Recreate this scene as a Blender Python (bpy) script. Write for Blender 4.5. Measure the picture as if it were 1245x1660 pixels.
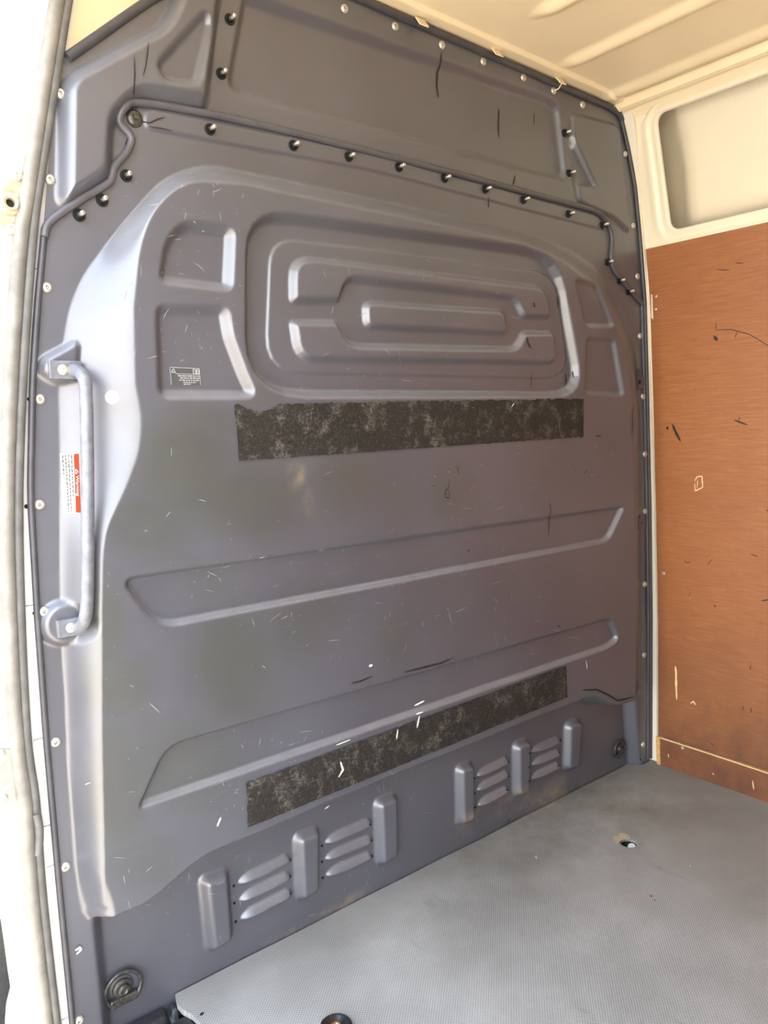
import bpy, bmesh, math, random
import numpy as np
from mathutils import Vector, Matrix

# ------------------------------------------------------------------ scene reset
for o in list(bpy.data.objects):
    bpy.data.objects.remove(o, do_unlink=True)
scene = bpy.context.scene
COL = scene.collection
random.seed(7)
rng = np.random.default_rng(7)

# ------------------------------------------------------------------ camera
F_PX, YAW, PITCH, ROLL = 1258.45, 0.675383, -0.109348, -0.033067
IW, IH = 1245.0, 1660.0
CAM = np.array([-0.35, -1.32, 1.0705])


def cam_axes():
    cy, sy, cp, sp = math.cos(YAW), math.sin(YAW), math.cos(PITCH), math.sin(PITCH)
    f = np.array([sy * cp, cy * cp, sp])
    r = np.array([cy, -sy, 0.0])
    u = np.cross(r, f)
    cr, sr = math.cos(ROLL), math.sin(ROLL)
    return cr * r + sr * u, -sr * r + cr * u, f


AR, AU, AF = cam_axes()
cd = bpy.data.cameras.new('camera')
cam = bpy.data.objects.new('camera', cd)
COL.objects.link(cam)
m = Matrix(((AR[0], AU[0], -AF[0], CAM[0]), (AR[1], AU[1], -AF[1], CAM[1]),
            (AR[2], AU[2], -AF[2], CAM[2]), (0, 0, 0, 1)))
cam.matrix_world = m
cd.sensor_fit = 'VERTICAL'
cd.sensor_height = 36.0
cd.lens = 36.0 * F_PX / IH
cd.clip_start = 0.02
scene.camera = cam

# ------------------------------------------------------------------ world, sun, exposure
SUN_ELEV, SUN_FROM = math.radians(52), (-0.30, 1.0)      # the sun stands ahead of the van, a little to the door side
world = bpy.data.worlds.new('sky')
scene.world = world
world.use_nodes = True
wn = world.node_tree
bg = wn.nodes['Background']
# hazy bright sky: pale at the horizon, light blue overhead
geo_n = wn.nodes.new('ShaderNodeTexCoord')
sep_n = wn.nodes.new('ShaderNodeSeparateXYZ')
rmp = wn.nodes.new('ShaderNodeValToRGB')
wn.links.new(geo_n.outputs['Generated'], sep_n.inputs[0])
wn.links.new(sep_n.outputs['Z'], rmp.inputs[0])
rmp.color_ramp.elements[0].position = 0.0
rmp.color_ramp.elements[0].color = (1.0, 0.98, 0.95, 1)
rmp.color_ramp.elements[1].position = 0.8
rmp.color_ramp.elements[1].color = (0.62, 0.76, 1.0, 1)
wn.links.new(rmp.outputs[0], bg.inputs['Color'])
bg.inputs['Strength'].default_value = 3.4
sl = bpy.data.lights.new('sun', 'SUN')
sl.energy = 11.0
sl.color = (1.0, 0.90, 0.74)
sl.angle = math.radians(0.6)
sun = bpy.data.objects.new('sun', sl)
COL.objects.link(sun)
hx = math.hypot(*SUN_FROM)
sd = Vector((-SUN_FROM[0] / hx * math.cos(SUN_ELEV), -SUN_FROM[1] / hx * math.cos(SUN_ELEV), -math.sin(SUN_ELEV)))
sun.rotation_euler = sd.to_track_quat('-Z', 'Y').to_euler()
sun.location = (-2, 4, 6)
scene.view_settings.view_transform = 'Standard'
scene.view_settings.look = 'None'
scene.view_settings.gamma = 1.0
scene.view_settings.use_curve_mapping = False
scene.view_settings.exposure = 1.30


# ------------------------------------------------------------------ pixel to place
def ray(px, py):
    px = np.asarray(px, float)
    py = np.asarray(py, float)
    a = (px - IW / 2) / F_PX
    b = -(py - IH / 2) / F_PX
    return a[..., None] * AR + b[..., None] * AU + AF


def P(px, py, y):            # on an upright plane parallel to the bulkhead
    d = ray(px, py)
    t = (np.asarray(y) - CAM[1]) / d[..., 1]
    return CAM + d * t[..., None]


def FL(px, py, z=0.0):       # on a level plane
    d = ray(px, py)
    t = (z - CAM[2]) / d[..., 2]
    return CAM + d * t[..., None]


WZ = np.array([-0.3, 0.0, 0.46, 0.81, 1.14, 1.41, 1.58, 1.73, 1.82, 1.90, 2.0])
WX = np.array([1.752, 1.753, 1.752, 1.742, 1.727, 1.712, 1.688, 1.660, 1.628, 1.592, 1.56])


def xw(z):                   # inside of the right hand body side
    return np.interp(z, WZ, WX)


def WL(px, py, off=0.0):     # on the right hand wall
    d = ray(px, py)
    x = 1.72
    for _ in range(12):
        t = (x - CAM[0]) / d[..., 0]
        z = CAM[2] + d[..., 2] * t
        x = xw(z) - off
    return CAM + d * ((x - CAM[0]) / d[..., 0])[..., None]


# ------------------------------------------------------------------ object helpers
def link(o, parent=None):
    COL.objects.link(o)
    if parent is not None:
        o.parent = parent
        o.matrix_parent_inverse = parent_inv(parent)
    return o


def parent_inv(p):
    mm = Matrix.Identity(4)
    chain = []
    while p is not None:
        chain.append(p)
        p = p.parent
    for q in reversed(chain):
        mm = mm @ q.matrix_parent_inverse @ Matrix.LocRotScale(q.location, q.rotation_euler, q.scale)
    return mm.inverted()


def tag(o, label, cat, group=None):
    o['label'] = label
    o['category'] = cat
    if group:
        o['group'] = group
    return o


def struct(o, label=None):
    o['kind'] = 'structure'
    if label:
        o['label'] = label
    return o


def empty(name, loc):
    o = bpy.data.objects.new(name, None)
    o.location = loc
    o.empty_display_size = 0.05
    COL.objects.link(o)
    return o


def mesh_obj(name, verts, faces, mat, parent=None, smooth=True):
    me = bpy.data.meshes.new(name)
    me.from_pydata([tuple(map(float, v)) for v in verts], [], faces)
    me.materials.append(mat)
    if smooth:
        me.polygons.foreach_set('use_smooth', [True] * len(me.polygons))
    me.update()
    return link(bpy.data.objects.new(name, me), parent)


def bm_obj(name, bm, mat, parent=None, smooth=False, sharp=None):
    bmesh.ops.recalc_face_normals(bm, faces=bm.faces)
    me = bpy.data.meshes.new(name)
    bm.to_mesh(me)
    bm.free()
    me.materials.append(mat)
    if smooth:
        me.polygons.foreach_set('use_smooth', [True] * len(me.polygons))
        me.set_sharp_from_angle(angle=math.radians(sharp or 40))
    return link(bpy.data.objects.new(name, me), parent)


def np_mesh(name, V, Q, mat, parent=None, attrs=None):
    """V (n,3), Q (m,4) -> mesh built with foreach_set"""
    used = np.unique(Q)
    remap = np.full(len(V), -1, np.int64)
    remap[used] = np.arange(len(used))
    V2, Q2 = V[used], remap[Q]
    me = bpy.data.meshes.new(name)
    me.vertices.add(len(V2))
    me.vertices.foreach_set('co', V2.astype(np.float32).ravel())
    me.loops.add(Q2.size)
    me.loops.foreach_set('vertex_index', Q2.astype(np.int32).ravel())
    me.polygons.add(len(Q2))
    me.polygons.foreach_set('loop_start', np.arange(0, Q2.size, 4, dtype=np.int32))
    me.polygons.foreach_set('use_smooth', np.ones(len(Q2), bool))
    me.update(calc_edges=True)
    me.validate()
    for k, a in (attrs or {}).items():
        at = me.attributes.new(k, 'FLOAT', 'POINT')
        at.data.foreach_set('value', a[used].astype(np.float32))
    me.materials.append(mat)
    return link(bpy.data.objects.new(name, me), parent)


def grid_quads(nu, nv):
    i = np.arange((nv - 1) * nu).reshape(nv - 1, nu)[:, :-1]
    a = i.ravel()
    return np.stack([a, a + 1, a + 1 + nu, a + nu], 1)


def tube(name, pts, r, mat, parent=None, n=10, closed=False, flat=1.0, radii=None):
    pts = [Vector(p) for p in pts]
    bm = bmesh.new()
    rings = []
    N = len(pts)
    prev = None
    for i, p in enumerate(pts):
        a = pts[i - 1] if (i > 0 or closed) else p
        b = pts[(i + 1) % N] if (i < N - 1 or closed) else p
        t = (b - a).normalized()
        ref = prev if prev is not None else (Vector((0, 1, 0)) if abs(t.y) < .9 else Vector((1, 0, 0)))
        s = t.cross(ref).normalized()
        q = s.cross(t).normalized()
        prev = q
        rr = radii[i] if radii else r
        rings.append([bm.verts.new(p + s * math.cos(2 * math.pi * k / n) * rr + q * math.sin(2 * math.pi * k / n) * rr * flat)
                      for k in range(n)])
    M = N if closed else N - 1
    for i in range(M):
        A, B = rings[i], rings[(i + 1) % N]
        for k in range(n):
            bm.faces.new((A[k], A[(k + 1) % n], B[(k + 1) % n], B[k]))
    if not closed:
        bm.faces.new(rings[0])
        bm.faces.new(rings[-1])
    return bm_obj(name, bm, mat, parent, smooth=True, sharp=60)


def smooth_path(pts, n=6):
    pts = [np.array(p, float) for p in pts]
    out = []
    Q = [2 * pts[0] - pts[1]] + pts + [2 * pts[-1] - pts[-2]]
    for i in range(1, len(Q) - 2):
        p0, p1, p2, p3 = Q[i - 1:i + 3]
        for k in range(n):
            t = k / n
            out.append(.5 * (2 * p1 + (p2 - p0) * t + (2 * p0 - 5 * p1 + 4 * p2 - p3) * t * t + (3 * p1 - p0 - 3 * p2 + p3) * t ** 3))
    out.append(pts[-1])
    return np.array(out)


def lathe_bm(profile, n=24, bm=None, mtx=None):
    """profile [(r, h)], axis +Z"""
    bm = bm or bmesh.new()
    rings = []
    for r, h in profile:
        if r < 1e-6:
            v = Vector((0, 0, h))
            rings.append([bm.verts.new(mtx @ v if mtx else v)])
        else:
            ring = []
            for k in range(n):
                a = 2 * math.pi * k / n
                v = Vector((r * math.cos(a), r * math.sin(a), h))
                ring.append(bm.verts.new(mtx @ v if mtx else v))
            rings.append(ring)
    for A, B in zip(rings, rings[1:]):
        for k in range(n):
            if len(A) == 1 and len(B) == 1:
                continue
            if len(A) == 1:
                bm.faces.new((A[0], B[k], B[(k + 1) % n]))
            elif len(B) == 1:
                bm.faces.new((A[k], A[(k + 1) % n], B[0]))
            else:
                bm.faces.new((A[k], A[(k + 1) % n], B[(k + 1) % n], B[k]))
    return bm


def frame_mtx(p, nrm, up=(0, 0, 1)):
    z = Vector(nrm).normalized()
    x = Vector(up).cross(z)
    if x.length < 1e-4:
        x = Vector((1, 0, 0))
    x.normalize()
    y = z.cross(x)
    mm = Matrix((x, y, z)).transposed().to_4x4()
    mm.translation = Vector(p)
    return mm


def place(me_obj_src, name, mtx, parent=None):
    o = bpy.data.objects.new(name, me_obj_src)
    COL.objects.link(o)
    if parent is not None:
        o.parent = parent
        o.matrix_parent_inverse = parent_inv(parent)
    l, r, s = mtx.decompose()
    o.location = l
    o.rotation_euler = r.to_euler()
    o.scale = s
    return o


def box_bm(x0, x1, y0, y1, z0, z1, bev=0.0, bm=None, mtx=None):
    new = bmesh.new()
    bmesh.ops.create_cube(new, size=1.0)
    for v in new.verts:
        v.co = Vector(((x0 + x1) / 2 + v.co.x * (x1 - x0), (y0 + y1) / 2 + v.co.y * (y1 - y0), (z0 + z1) / 2 + v.co.z * (z1 - z0)))
    if bev:
        bmesh.ops.bevel(new, geom=new.edges[:], offset=bev, segments=2, affect='EDGES', profile=.5)
    if mtx:
        bmesh.ops.transform(new, matrix=mtx, verts=new.verts)
    if bm is None:
        return new
    tmp = bpy.data.meshes.new('tmp')
    new.to_mesh(tmp)
    new.free()
    bm.from_mesh(tmp)
    bpy.data.meshes.remove(tmp)
    return bm


# ------------------------------------------------------------------ materials
class NT:
    def __init__(self, name):
        self.mat = bpy.data.materials.new(name)
        self.mat.use_nodes = True
        self.t = self.mat.node_tree
        self.b = self.t.nodes['Principled BSDF']
        self.tc = self.t.nodes.new('ShaderNodeTexCoord')
        self.co = self.tc.outputs['Object']

    def node(self, kind, **kw):
        n = self.t.nodes.new(kind)
        for k, v in kw.items():
            setattr(n, k, v)
        return n

    def link(self, a, b):
        self.t.links.new(a, b)

    def mapping(self, scale=(1, 1, 1), rot=(0, 0, 0), src=None):
        n = self.node('ShaderNodeMapping')
        n.inputs['Scale'].default_value = scale
        n.inputs['Rotation'].default_value = rot
        self.link(src or self.co, n.inputs['Vector'])
        return n.outputs[0]

    def noise(self, scale, detail=4, rough=.5, vec=None, dist=0):
        n = self.node('ShaderNodeTexNoise')
        n.inputs['Scale'].default_value = scale
        n.inputs['Detail'].default_value = detail
        n.inputs['Roughness'].default_value = rough
        n.inputs['Distortion'].default_value = dist
        self.link(vec or self.co, n.inputs['Vector'])
        return n.outputs['Fac']

    def ramp(self, fac, stops):
        n = self.node('ShaderNodeValToRGB')
        e = n.color_ramp.elements
        while len(e) < len(stops):
            e.new(.5)
        for i, (p, c) in enumerate(stops):
            e[i].position = p
            e[i].color = (*c, 1) if len(c) == 3 else c
        self.link(fac, n.inputs[0])
        return n.outputs[0]

    def val(self, fac, a, b):
        return self.ramp(fac, [(a, (0, 0, 0)), (b, (1, 1, 1))])

    def math(self, op, a, b=None):
        n = self.node('ShaderNodeMath', operation=op)
        for i, v in enumerate((a, b)):
            if v is None:
                continue
            if isinstance(v, (int, float)):
                n.inputs[i].default_value = v
            else:
                self.link(v, n.inputs[i])
        return n.outputs[0]

    def mix(self, fac, a, b, blend='MIX'):
        n = self.node('ShaderNodeMix', data_type='RGBA', blend_type=blend)
        for s, v in ((n.inputs[0], fac), (n.inputs[6], a), (n.inputs[7], b)):
            if isinstance(v, (int, float)):
                s.default_value = v
            elif isinstance(v, tuple):
                s.default_value = (*v, 1)
            else:
                self.link(v, s)
        return n.outputs[2]

    def bump(self, h, strength=.3, dist=.001):
        n = self.node('ShaderNodeBump')
        n.inputs['Strength'].default_value = strength
        n.inputs['Distance'].default_value = dist
        self.link(h, n.inputs['Height'])
        self.link(n.outputs[0], self.b.inputs['Normal'])

    def color(self, c):
        if isinstance(c, tuple):
            self.b.inputs['Base Color'].default_value = (*c, 1)
        else:
            self.link(c, self.b.inputs['Base Color'])

    def rough(self, v):
        if isinstance(v, (int, float)):
            self.b.inputs['Roughness'].default_value = v
        else:
            self.link(v, self.b.inputs['Roughness'])


def simple(name, c, rough=.5, metal=0.0, var=.0, scale=40, bump=0):
    n = NT(name)
    if var:
        f = n.noise(scale, 5, .6)
        n.color(n.ramp(f, [(.3, tuple(x * (1 - var) for x in c)), (.7, tuple(min(1, x * (1 + var)) for x in c))]))
    else:
        n.color(c)
    n.rough(rough)
    n.b.inputs['Metallic'].default_value = metal
    if bump:
        n.bump(n.noise(scale * 4, 4), bump, .0006)
    return n.mat


def mat_plastic():
    n = NT('bulkhead_plastic')
    base = (0.118, 0.113, 0.132)
    big = n.noise(2.2, 5, .6)
    c = n.ramp(big, [(.3, (0.060, 0.0610, 0.074)), (.7, (0.086, 0.087, 0.105))])
    at = n.node('ShaderNodeAttribute', attribute_name='green_blotch')
    blot = n.noise(5.0, 3, .5)
    f = n.math('MULTIPLY', at.outputs['Fac'], n.math('ADD', .45, n.math('MULTIPLY', blot, .8)))
    c = n.mix(f, c, (0.056, 0.059, 0.052))
    dirt = n.node('ShaderNodeAttribute', attribute_name='dirt')
    df = n.math('MULTIPLY', dirt.outputs['Fac'], n.val(n.noise(14, 6, .7), .45, .7))
    c = n.mix(df, c, (0.24, 0.19, 0.12))
    # dusty scuffs, fine streaks along and up the panel
    s1 = n.val(n.noise(9, 7, .75, n.mapping((1, 1, 14))), .60, .80)
    s2 = n.val(n.noise(7, 7, .75, n.mapping((13, 1, 1))), .62, .82)
    wear = n.node('ShaderNodeAttribute', attribute_name='wear')
    sc = n.math('MULTIPLY', n.math('ADD', s1, s2), wear.outputs['Fac'])
    c = n.mix(n.math('MULTIPLY', sc, .35), c, (0.34, 0.33, 0.35))
    led = n.node('ShaderNodeAttribute', attribute_name='upface_light')  # light on upward-facing slopes, mixed in as a paler colour
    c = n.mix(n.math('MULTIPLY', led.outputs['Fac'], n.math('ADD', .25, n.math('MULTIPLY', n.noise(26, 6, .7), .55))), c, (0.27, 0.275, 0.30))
    n.color(c)
    n.rough(n.math('ADD', .32, n.math('MULTIPLY', n.noise(30, 4), .12)))
    n.b.inputs['Specular IOR Level'].default_value = 1.0
    n.b.inputs['IOR'].default_value = 1.6
    n.bump(n.noise(700, 2), .05, .0004)
    return n.mat


def mat_paint(name, c, rough=.3, dirty=.0):
    n = NT(name)
    f = n.noise(3, 5, .6)
    n.color(n.mix(n.math('MULTIPLY', n.val(f, .5, .8), dirty), c, (c[0] * .7, c[1] * .66, c[2] * .56)))
    n.rough(rough)
    n.bump(n.noise(120, 2), .03, .0005)
    return n.mat


def mat_floor():
    n = NT('floor_rubber')
    big = n.noise(2.4, 6, .6)
    c = n.ramp(big, [(.30, (0.29, 0.28, 0.255)), (.55, (0.38, 0.37, 0.34)), (.75, (0.46, 0.45, 0.42))])
    # worn brownish dirt towards the far corner
    at = n.node('ShaderNodeAttribute', attribute_name='dirt')
    dn = n.math('MULTIPLY', at.outputs['Fac'], n.val(n.noise(6, 6, .7), .32, .62))
    c = n.mix(n.math('MULTIPLY', dn, .8), c, (0.15, 0.135, 0.10))
    # small square pips of the anti slip sheet
    vec = n.mapping((1, 1, 1), (0, 0, math.radians(3)))
    sep = n.node('ShaderNodeSeparateXYZ')
    n.link(vec, sep.inputs[0])
    PIT = 2 * math.pi / .0066
    sx = n.math('SINE', n.math('MULTIPLY', sep.outputs[0], PIT))
    sy = n.math('SINE', n.math('MULTIPLY', sep.outputs[1], PIT))
    pip = n.math('MULTIPLY', sx, sy)
    pm = n.val(n.math('ADD', .5, n.math('MULTIPLY', pip, .5)), .25, .75)
    fade = n.val(n.noise(3.4, 4, .6), .25, .6)
    c = n.mix(n.math('MULTIPLY', n.math('SUBTRACT', 1.0, pm), n.math('ADD', .25, n.math('MULTIPLY', fade, .5))), c, (0.14, 0.14, 0.135))
    scr = n.val(n.noise(5, 8, .8, n.mapping((1.5, 16, 1), (0, 0, .7))), .62, .75)
    c = n.mix(n.math('MULTIPLY', scr, .45), c, (0.55, 0.55, 0.52))
    dk = n.val(n.noise(4, 6, .7, n.mapping((3, 1, 1), (0, 0, .4))), .62, .8)
    c = n.mix(n.math('MULTIPLY', dk, .6), c, (0.12, 0.12, 0.115))
    n.color(c)
    n.rough(.55)
    n.bump(pm, .35, .0012)
    return n.mat


def mat_ply():
    n = NT('plywood_face')
    w = n.noise(1.3, 4, .5, n.mapping((1, 1, 3.4), (.10, 0, 0)), .9)
    lines = n.math('FRACT', n.math('MULTIPLY', w, 34))
    lm = n.ramp(lines, [(0, (0.288, 0.102, 0.034)), (.5, (0.308, 0.114, 0.038)), (.93, (0.328, 0.126, 0.044)), (1, (0.272, 0.094, 0.030))])
    grain = n.noise(12, 9, .75, n.mapping((1, 1, 26), (.06, 0, 0)), .3)
    gc = n.ramp(grain, [(.32, (0.200, 0.064, 0.020)), (.5, (0.308, 0.114, 0.038)), (.68, (0.416, 0.184, 0.076))])
    c = n.mix(.55, lm, gc)
    cloud = n.noise(2.6, 5, .6)
    c = n.mix(n.math('MULTIPLY', n.val(cloud, .45, .75), .45), c, (0.240, 0.084, 0.029))
    pores = n.val(n.noise(60, 4, .6, n.mapping((1, 1, 12))), .58, .75)
    c = n.mix(n.math('MULTIPLY', pores, .35), c, (0.176, 0.056, 0.018))
    at = n.node('ShaderNodeAttribute', attribute_name='dirt')
    c = n.mix(n.math('MULTIPLY', at.outputs['Fac'], n.val(n.noise(5, 6, .7), .25, .7)), c, (0.124, 0.052, 0.029))
    n.color(c)
    n.rough(.42)
    n.bump(grain, .12, .0008)
    return n.mat


def mat_carpet():
    n = NT('grip_tape')
    f = n.noise(230, 3, .7)
    g = n.noise(28, 7, .72)
    c = n.ramp(f, [(.42, (0.009, 0.007, 0.005)), (.62, (0.024, 0.019, 0.014)), (.76, (0.10, 0.09, 0.07))])
    c = n.mix(n.math('MULTIPLY', n.val(g, .50, .66), n.val(f, .35, .6)), c, (0.115, 0.105, 0.088))
    n.color(c)
    n.rough(.75)
    n.bump(f, .6, .0012)
    return n.mat


M_PLASTIC = mat_plastic()
M_WHITE = mat_paint('body_paint', (0.80, 0.79, 0.75), .3, .35)
M_CREAM = mat_paint('roof_paint', (0.84, 0.69, 0.46), .38, .06)
M_BODY = mat_paint('body_side_paint', (0.80, 0.71, 0.54), .35, .10)
M_PILLAR = mat_paint('pillar_paint', (0.80, 0.73, 0.59), .35, .10)
M_GREY = mat_paint('lining_grey', (0.42, 0.42, 0.42), .5, .2)
M_FLOOR = mat_floor()
M_PLY = mat_ply()
M_TAPE = mat_carpet()
M_RIVET = simple('rivet_metal', (0.62, 0.58, 0.50), .35, .6, .15, 300)
M_NUT = simple('black_nut', (0.02, 0.02, 0.02), .35, .5, .4, 300)
M_STUD = simple('stud_tip', (0.75, 0.72, 0.66), .28, .9)
M_RUBBER = simple('seal_rubber', (0.12, 0.117, 0.11), .55, 0, .25, 30, .2)
M_RUBBER_TAN = simple('tan_seal_rubber', (0.19, 0.178, 0.155), .5, 0, .25, 25, .2)  # paler, slightly tan rubber of the outer bulb
M_TRIM = simple('edge_trim_rubber', (0.055, 0.053, 0.060), .42, 0, .2, 30)
M_BEAD = simple('bead_plastic', (0.085, 0.081, 0.092), .38, 0, .15, 25)
M_BLACK = simple('black_hole', (0.006, 0.006, 0.006), .8)
M_CRACK = simple('crack_black', (0.012, 0.011, 0.010), .6)
M_DRIP = simple('dried_drip', (0.020, 0.014, 0.010), .5, 0, .3, 80)
M_SCRATCH = simple('scratch_grey', (0.30, 0.29, 0.30), .6, 0, .2, 200)
M_PAINTMARK = simple('paint_smear', (0.72, 0.70, 0.60), .6, 0, .2, 200)
M_HANDLE = simple('handle_plastic', (0.15, 0.155, 0.175), .35, 0, .25, 60)
M_IRON = simple('worn_steel', (0.10, 0.095, 0.085), .42, .7, .6, 160)
M_STEP = simple('step_plastic', (0.020, 0.021, 0.023), .5, 0, .4, 120, .3)
M_WOODEND = simple('raw_plywood_edge', (0.62, 0.36, 0.12), .6, 0, .2, 80)
M_CHIP = simple('raw_wood_chip', (0.80, 0.53, 0.26), .6, 0, .2, 200)
M_LABELW = simple('label_white', (0.56, 0.56, 0.55), .8)
M_LABELR = simple('label_red', (0.52, 0.035, 0.010), .8)
M_LABELD = simple('label_dark', (0.07, 0.07, 0.072), .45)
M_PRINT = simple('label_print', (0.36, 0.36, 0.35), .6)
M_INK = simple('label_ink', (0.10, 0.10, 0.105), .8)
for m_ in (M_LABELW, M_LABELR, M_INK):
    m_.node_tree.nodes['Principled BSDF'].inputs['Specular IOR Level'].default_value = .08
M_ZINC = simple('zinc_screw', (0.70, 0.72, 0.74), .3, .8)
M_PLUG = simple('pale_plug', (0.74, 0.78, 0.80), .3)
M_BRACKET = simple('bracket_steel', (0.52, 0.44, 0.30), .45, .4, .3, 80)
M_PLATE = simple('striker_plate', (0.36, 0.33, 0.29), .5, .3, .2, 80, .2)
M_GROUND = simple('concrete_ground', (0.46, 0.40, 0.31), .9, 0, .2, 3)
M_BRONZE = simple('bronze_bolt', (0.42, 0.20, 0.08), .45, .6, .3, 120)

# ------------------------------------------------------------------ relief of the bulkhead
Y_MAIN, Y_LOUV = -0.060, 0.034


def rounded(pts, n=6):
    """[(x, y, r)] -> polyline with rounded corners, all in the units given"""
    out = []
    N = len(pts)
    for i in range(N):
        a, b, c = (np.array(pts[j % N][:2], float) for j in (i - 1, i, i + 1))
        r = pts[i][2] if len(pts[i]) > 2 else 0
        if r <= 0:
            out.append(b)
            continue
        u, v = a - b, c - b
        lu, lv = np.linalg.norm(u), np.linalg.norm(v)
        k = min(r, lu * .48, lv * .48)
        p, q = b + u / lu * k, b + v / lv * k
        for s in np.linspace(0, 1, n):
            out.append((1 - s) ** 2 * p + 2 * s * (1 - s) * b + s * s * q)
    return np.array(out)


def sdf(poly, X, Z):
    A = poly
    B = np.roll(poly, -1, 0)
    d2 = np.full(X.shape, 1e9)
    ins = np.zeros(X.shape, bool)
    for (ax, az), (bx, bz) in zip(A, B):
        ex, ez = bx - ax, bz - az
        L = ex * ex + ez * ez
        if L < 1e-14:
            continue
        wx, wz = X - ax, Z - az
        t = np.clip((wx * ex + wz * ez) / L, 0, 1)
        d2 = np.minimum(d2, (wx - ex * t) ** 2 + (wz - ez * t) ** 2)
        if abs(bz - az) > 1e-12:
            c = ((az > Z) != (bz > Z)) & (X < ex * (Z - az) / ez + ax)
            ins ^= c
    d = np.sqrt(d2)
    return np.where(ins, -d, d)


def ss(t):
    t = np.clip(t, 0, 1)
    return t * t * (3 - 2 * t)


def px_poly(pts, y):
    q = rounded(pts)
    p = P(q[:, 0], q[:, 1], np.full(len(q), y))
    return p[:, [0, 2]]


LOW = [(174, 1492), (186, 1486), (202, 1479), (236, 1464), (263, 1444), (304, 1408), (337, 1384), (371, 1368), (420, 1349), (533, 1300), (629, 1260), (740, 1215),
       (800, 1191), (861, 1165), (925, 1141), (948, 1132), (966, 1128), (985, 1138), (1002, 1143), (1031, 1136)]
LOWW = px_poly(LOW, Y_MAIN)
UPC = px_poly([(1030, 1000), (1028, 800), (1025, 640, 40), (1010, 560, 40), (978, 492, 40), (925, 428, 40), (850, 396), (600, 343), (400, 300), (300, 292, 60), (248, 340, 40), (226, 400, 40),
               (217, 500), (220, 620), (231, 680, 20), (226, 735, 20), (205, 790, 20), (172, 858, 24), (166, 900, 20), (164, 1000), (164, 1200), (168, 1400), (170, 1478, 10)], Y_MAIN)
UPF = px_poly([(1040, 1000), (1040, 800), (1038, 650, 40), (1032, 570, 40), (1015, 510, 40), (985, 455, 40), (940, 412, 40), (850, 375, 0), (600, 320), (330, 264, 60), (262, 290, 30), (190, 372, 30),
               (132, 448, 30), (112, 500, 20), (102, 556, 10), (95, 640), (97, 740), (98, 930), (101, 1060, 20), (106, 1130), (110, 1250), (122, 1400), (132, 1480)], 0.0)
CREST = np.vstack([LOWW, UPC])
_lf = LOWW.copy()
_lf[:, 1] -= .026
_lf[0, 0] -= .012
_lf[-1, 0] = UPF[0, 0]
FOOT = np.vstack([_lf, UPF])
RECESS = np.array([[-.4, -.6], [-.4, 0]])  # filled below
_r1 = P(np.array([168., 158., 152.]), np.array([1660., 1560., 1500.]), np.zeros(3))[:, [0, 2]]
_r2 = P(np.array([1040., 1034., 1030.]), np.array([1250., 1180., 1120.]), np.zeros(3))[:, [0, 2]]
RECESS = np.array([[_r1[0, 0], -.3], _r1[0], _r1[1], _r1[2], [_r1[2, 0] + .05, .5], [_r2[2, 0] - .05, .5], _r2[2], _r2[1], _r2[0], [_r2[0, 0], -.3]])

# (pixel polygon with corner radii, plane, relief towards the cabin +, slope width)
FEAT = []


def feat(pts, plane, depth, w):
    FEAT.append((px_poly(pts, plane), depth, w))


MP = Y_MAIN
# bulkhead window blank
feat([(404, 342, 70), (905, 411, 60), (946, 640, 50), (403, 638, 95)], MP, .022, .020)
feat([(438, 385, 45), (898, 443, 40), (921, 614, 45), (429, 604, 62)], MP + .022, -.004, .006)
feat([(472, 488, 6), (472, 418, 34), (878, 468, 18), (888, 514, 4), (845, 514, 6), (831, 484, 14), (556, 452, 24), (545, 488, 4)], MP + .018, -.015, .016)
feat([(472, 524, 4), (541, 524, 4), (560, 562, 24), (832, 567, 12), (846, 541, 6), (891, 541, 5), (897, 589, 16), (480, 582, 50)], MP + .018, -.015, .016)
feat([(588, 492, 12), (812, 506, 8), (818, 541, 8), (590, 530, 12)], MP + .018, -.014, .014)
# side pockets
feat([(264, 452, 8), (272, 395, 20), (298, 363, 22), (377, 373, 12), (373, 466, 10)], MP, .016, .020)
feat([(258, 500, 12), (367, 502, 10), (374, 545, 10), (396, 605, 10), (412, 640, 14), (262, 640, 14)], MP, .016, .020)
feat([(934, 454, 8), (976, 462, 8), (995, 528, 8), (951, 527, 8)], MP, .012, .016)
feat([(953, 548, 8), (996, 551, 8), (1012, 640, 8), (950, 636, 8)], MP, .012, .016)
# long swages
feat([(198, 940, 24), (1012, 822, 6), (986, 876, 12), (258, 1016, 34)], MP, .013, .011)
feat([(228, 1308, 8), (272, 1210, 30), (990, 1003, 10), (1004, 1036, 10), (985, 1049, 10)], MP, .013, .011)
# lower vent field: uprights and louvres
LP = Y_LOUV
for q in ([(326, 1424), (364, 1410), (372, 1518), (338, 1538)], [(478, 1354), (512, 1342), (511, 1440), (482, 1456)],
          [(608, 1298), (638, 1288), (639, 1384), (612, 1400)], [(739, 1242), (761, 1236), (762, 1326), (741, 1336)],
          [(831, 1205), (853, 1198), (851, 1282), (832, 1289)], [(916, 1172), (936, 1166), (933, 1240), (914, 1248)]):
    feat([(a, b, 9) for a, b in q], LP, -.022, .020)
LOUV = [((386, 1432), (468, 1392)), ((388, 1460), (468, 1420)), ((390, 1490), (470, 1447)),
        ((527, 1367), (600, 1334)), ((527, 1393), (601, 1362)), ((528, 1420), (601, 1388)),
        ((772, 1258), (822, 1234)), ((772, 1281), (822, 1256)), ((773, 1306), (822, 1281)),
        ((861, 1219), (906, 1202)), ((861, 1240), (906, 1222)), ((861, 1262), (905, 1242))]
LOUV_W = []
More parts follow.
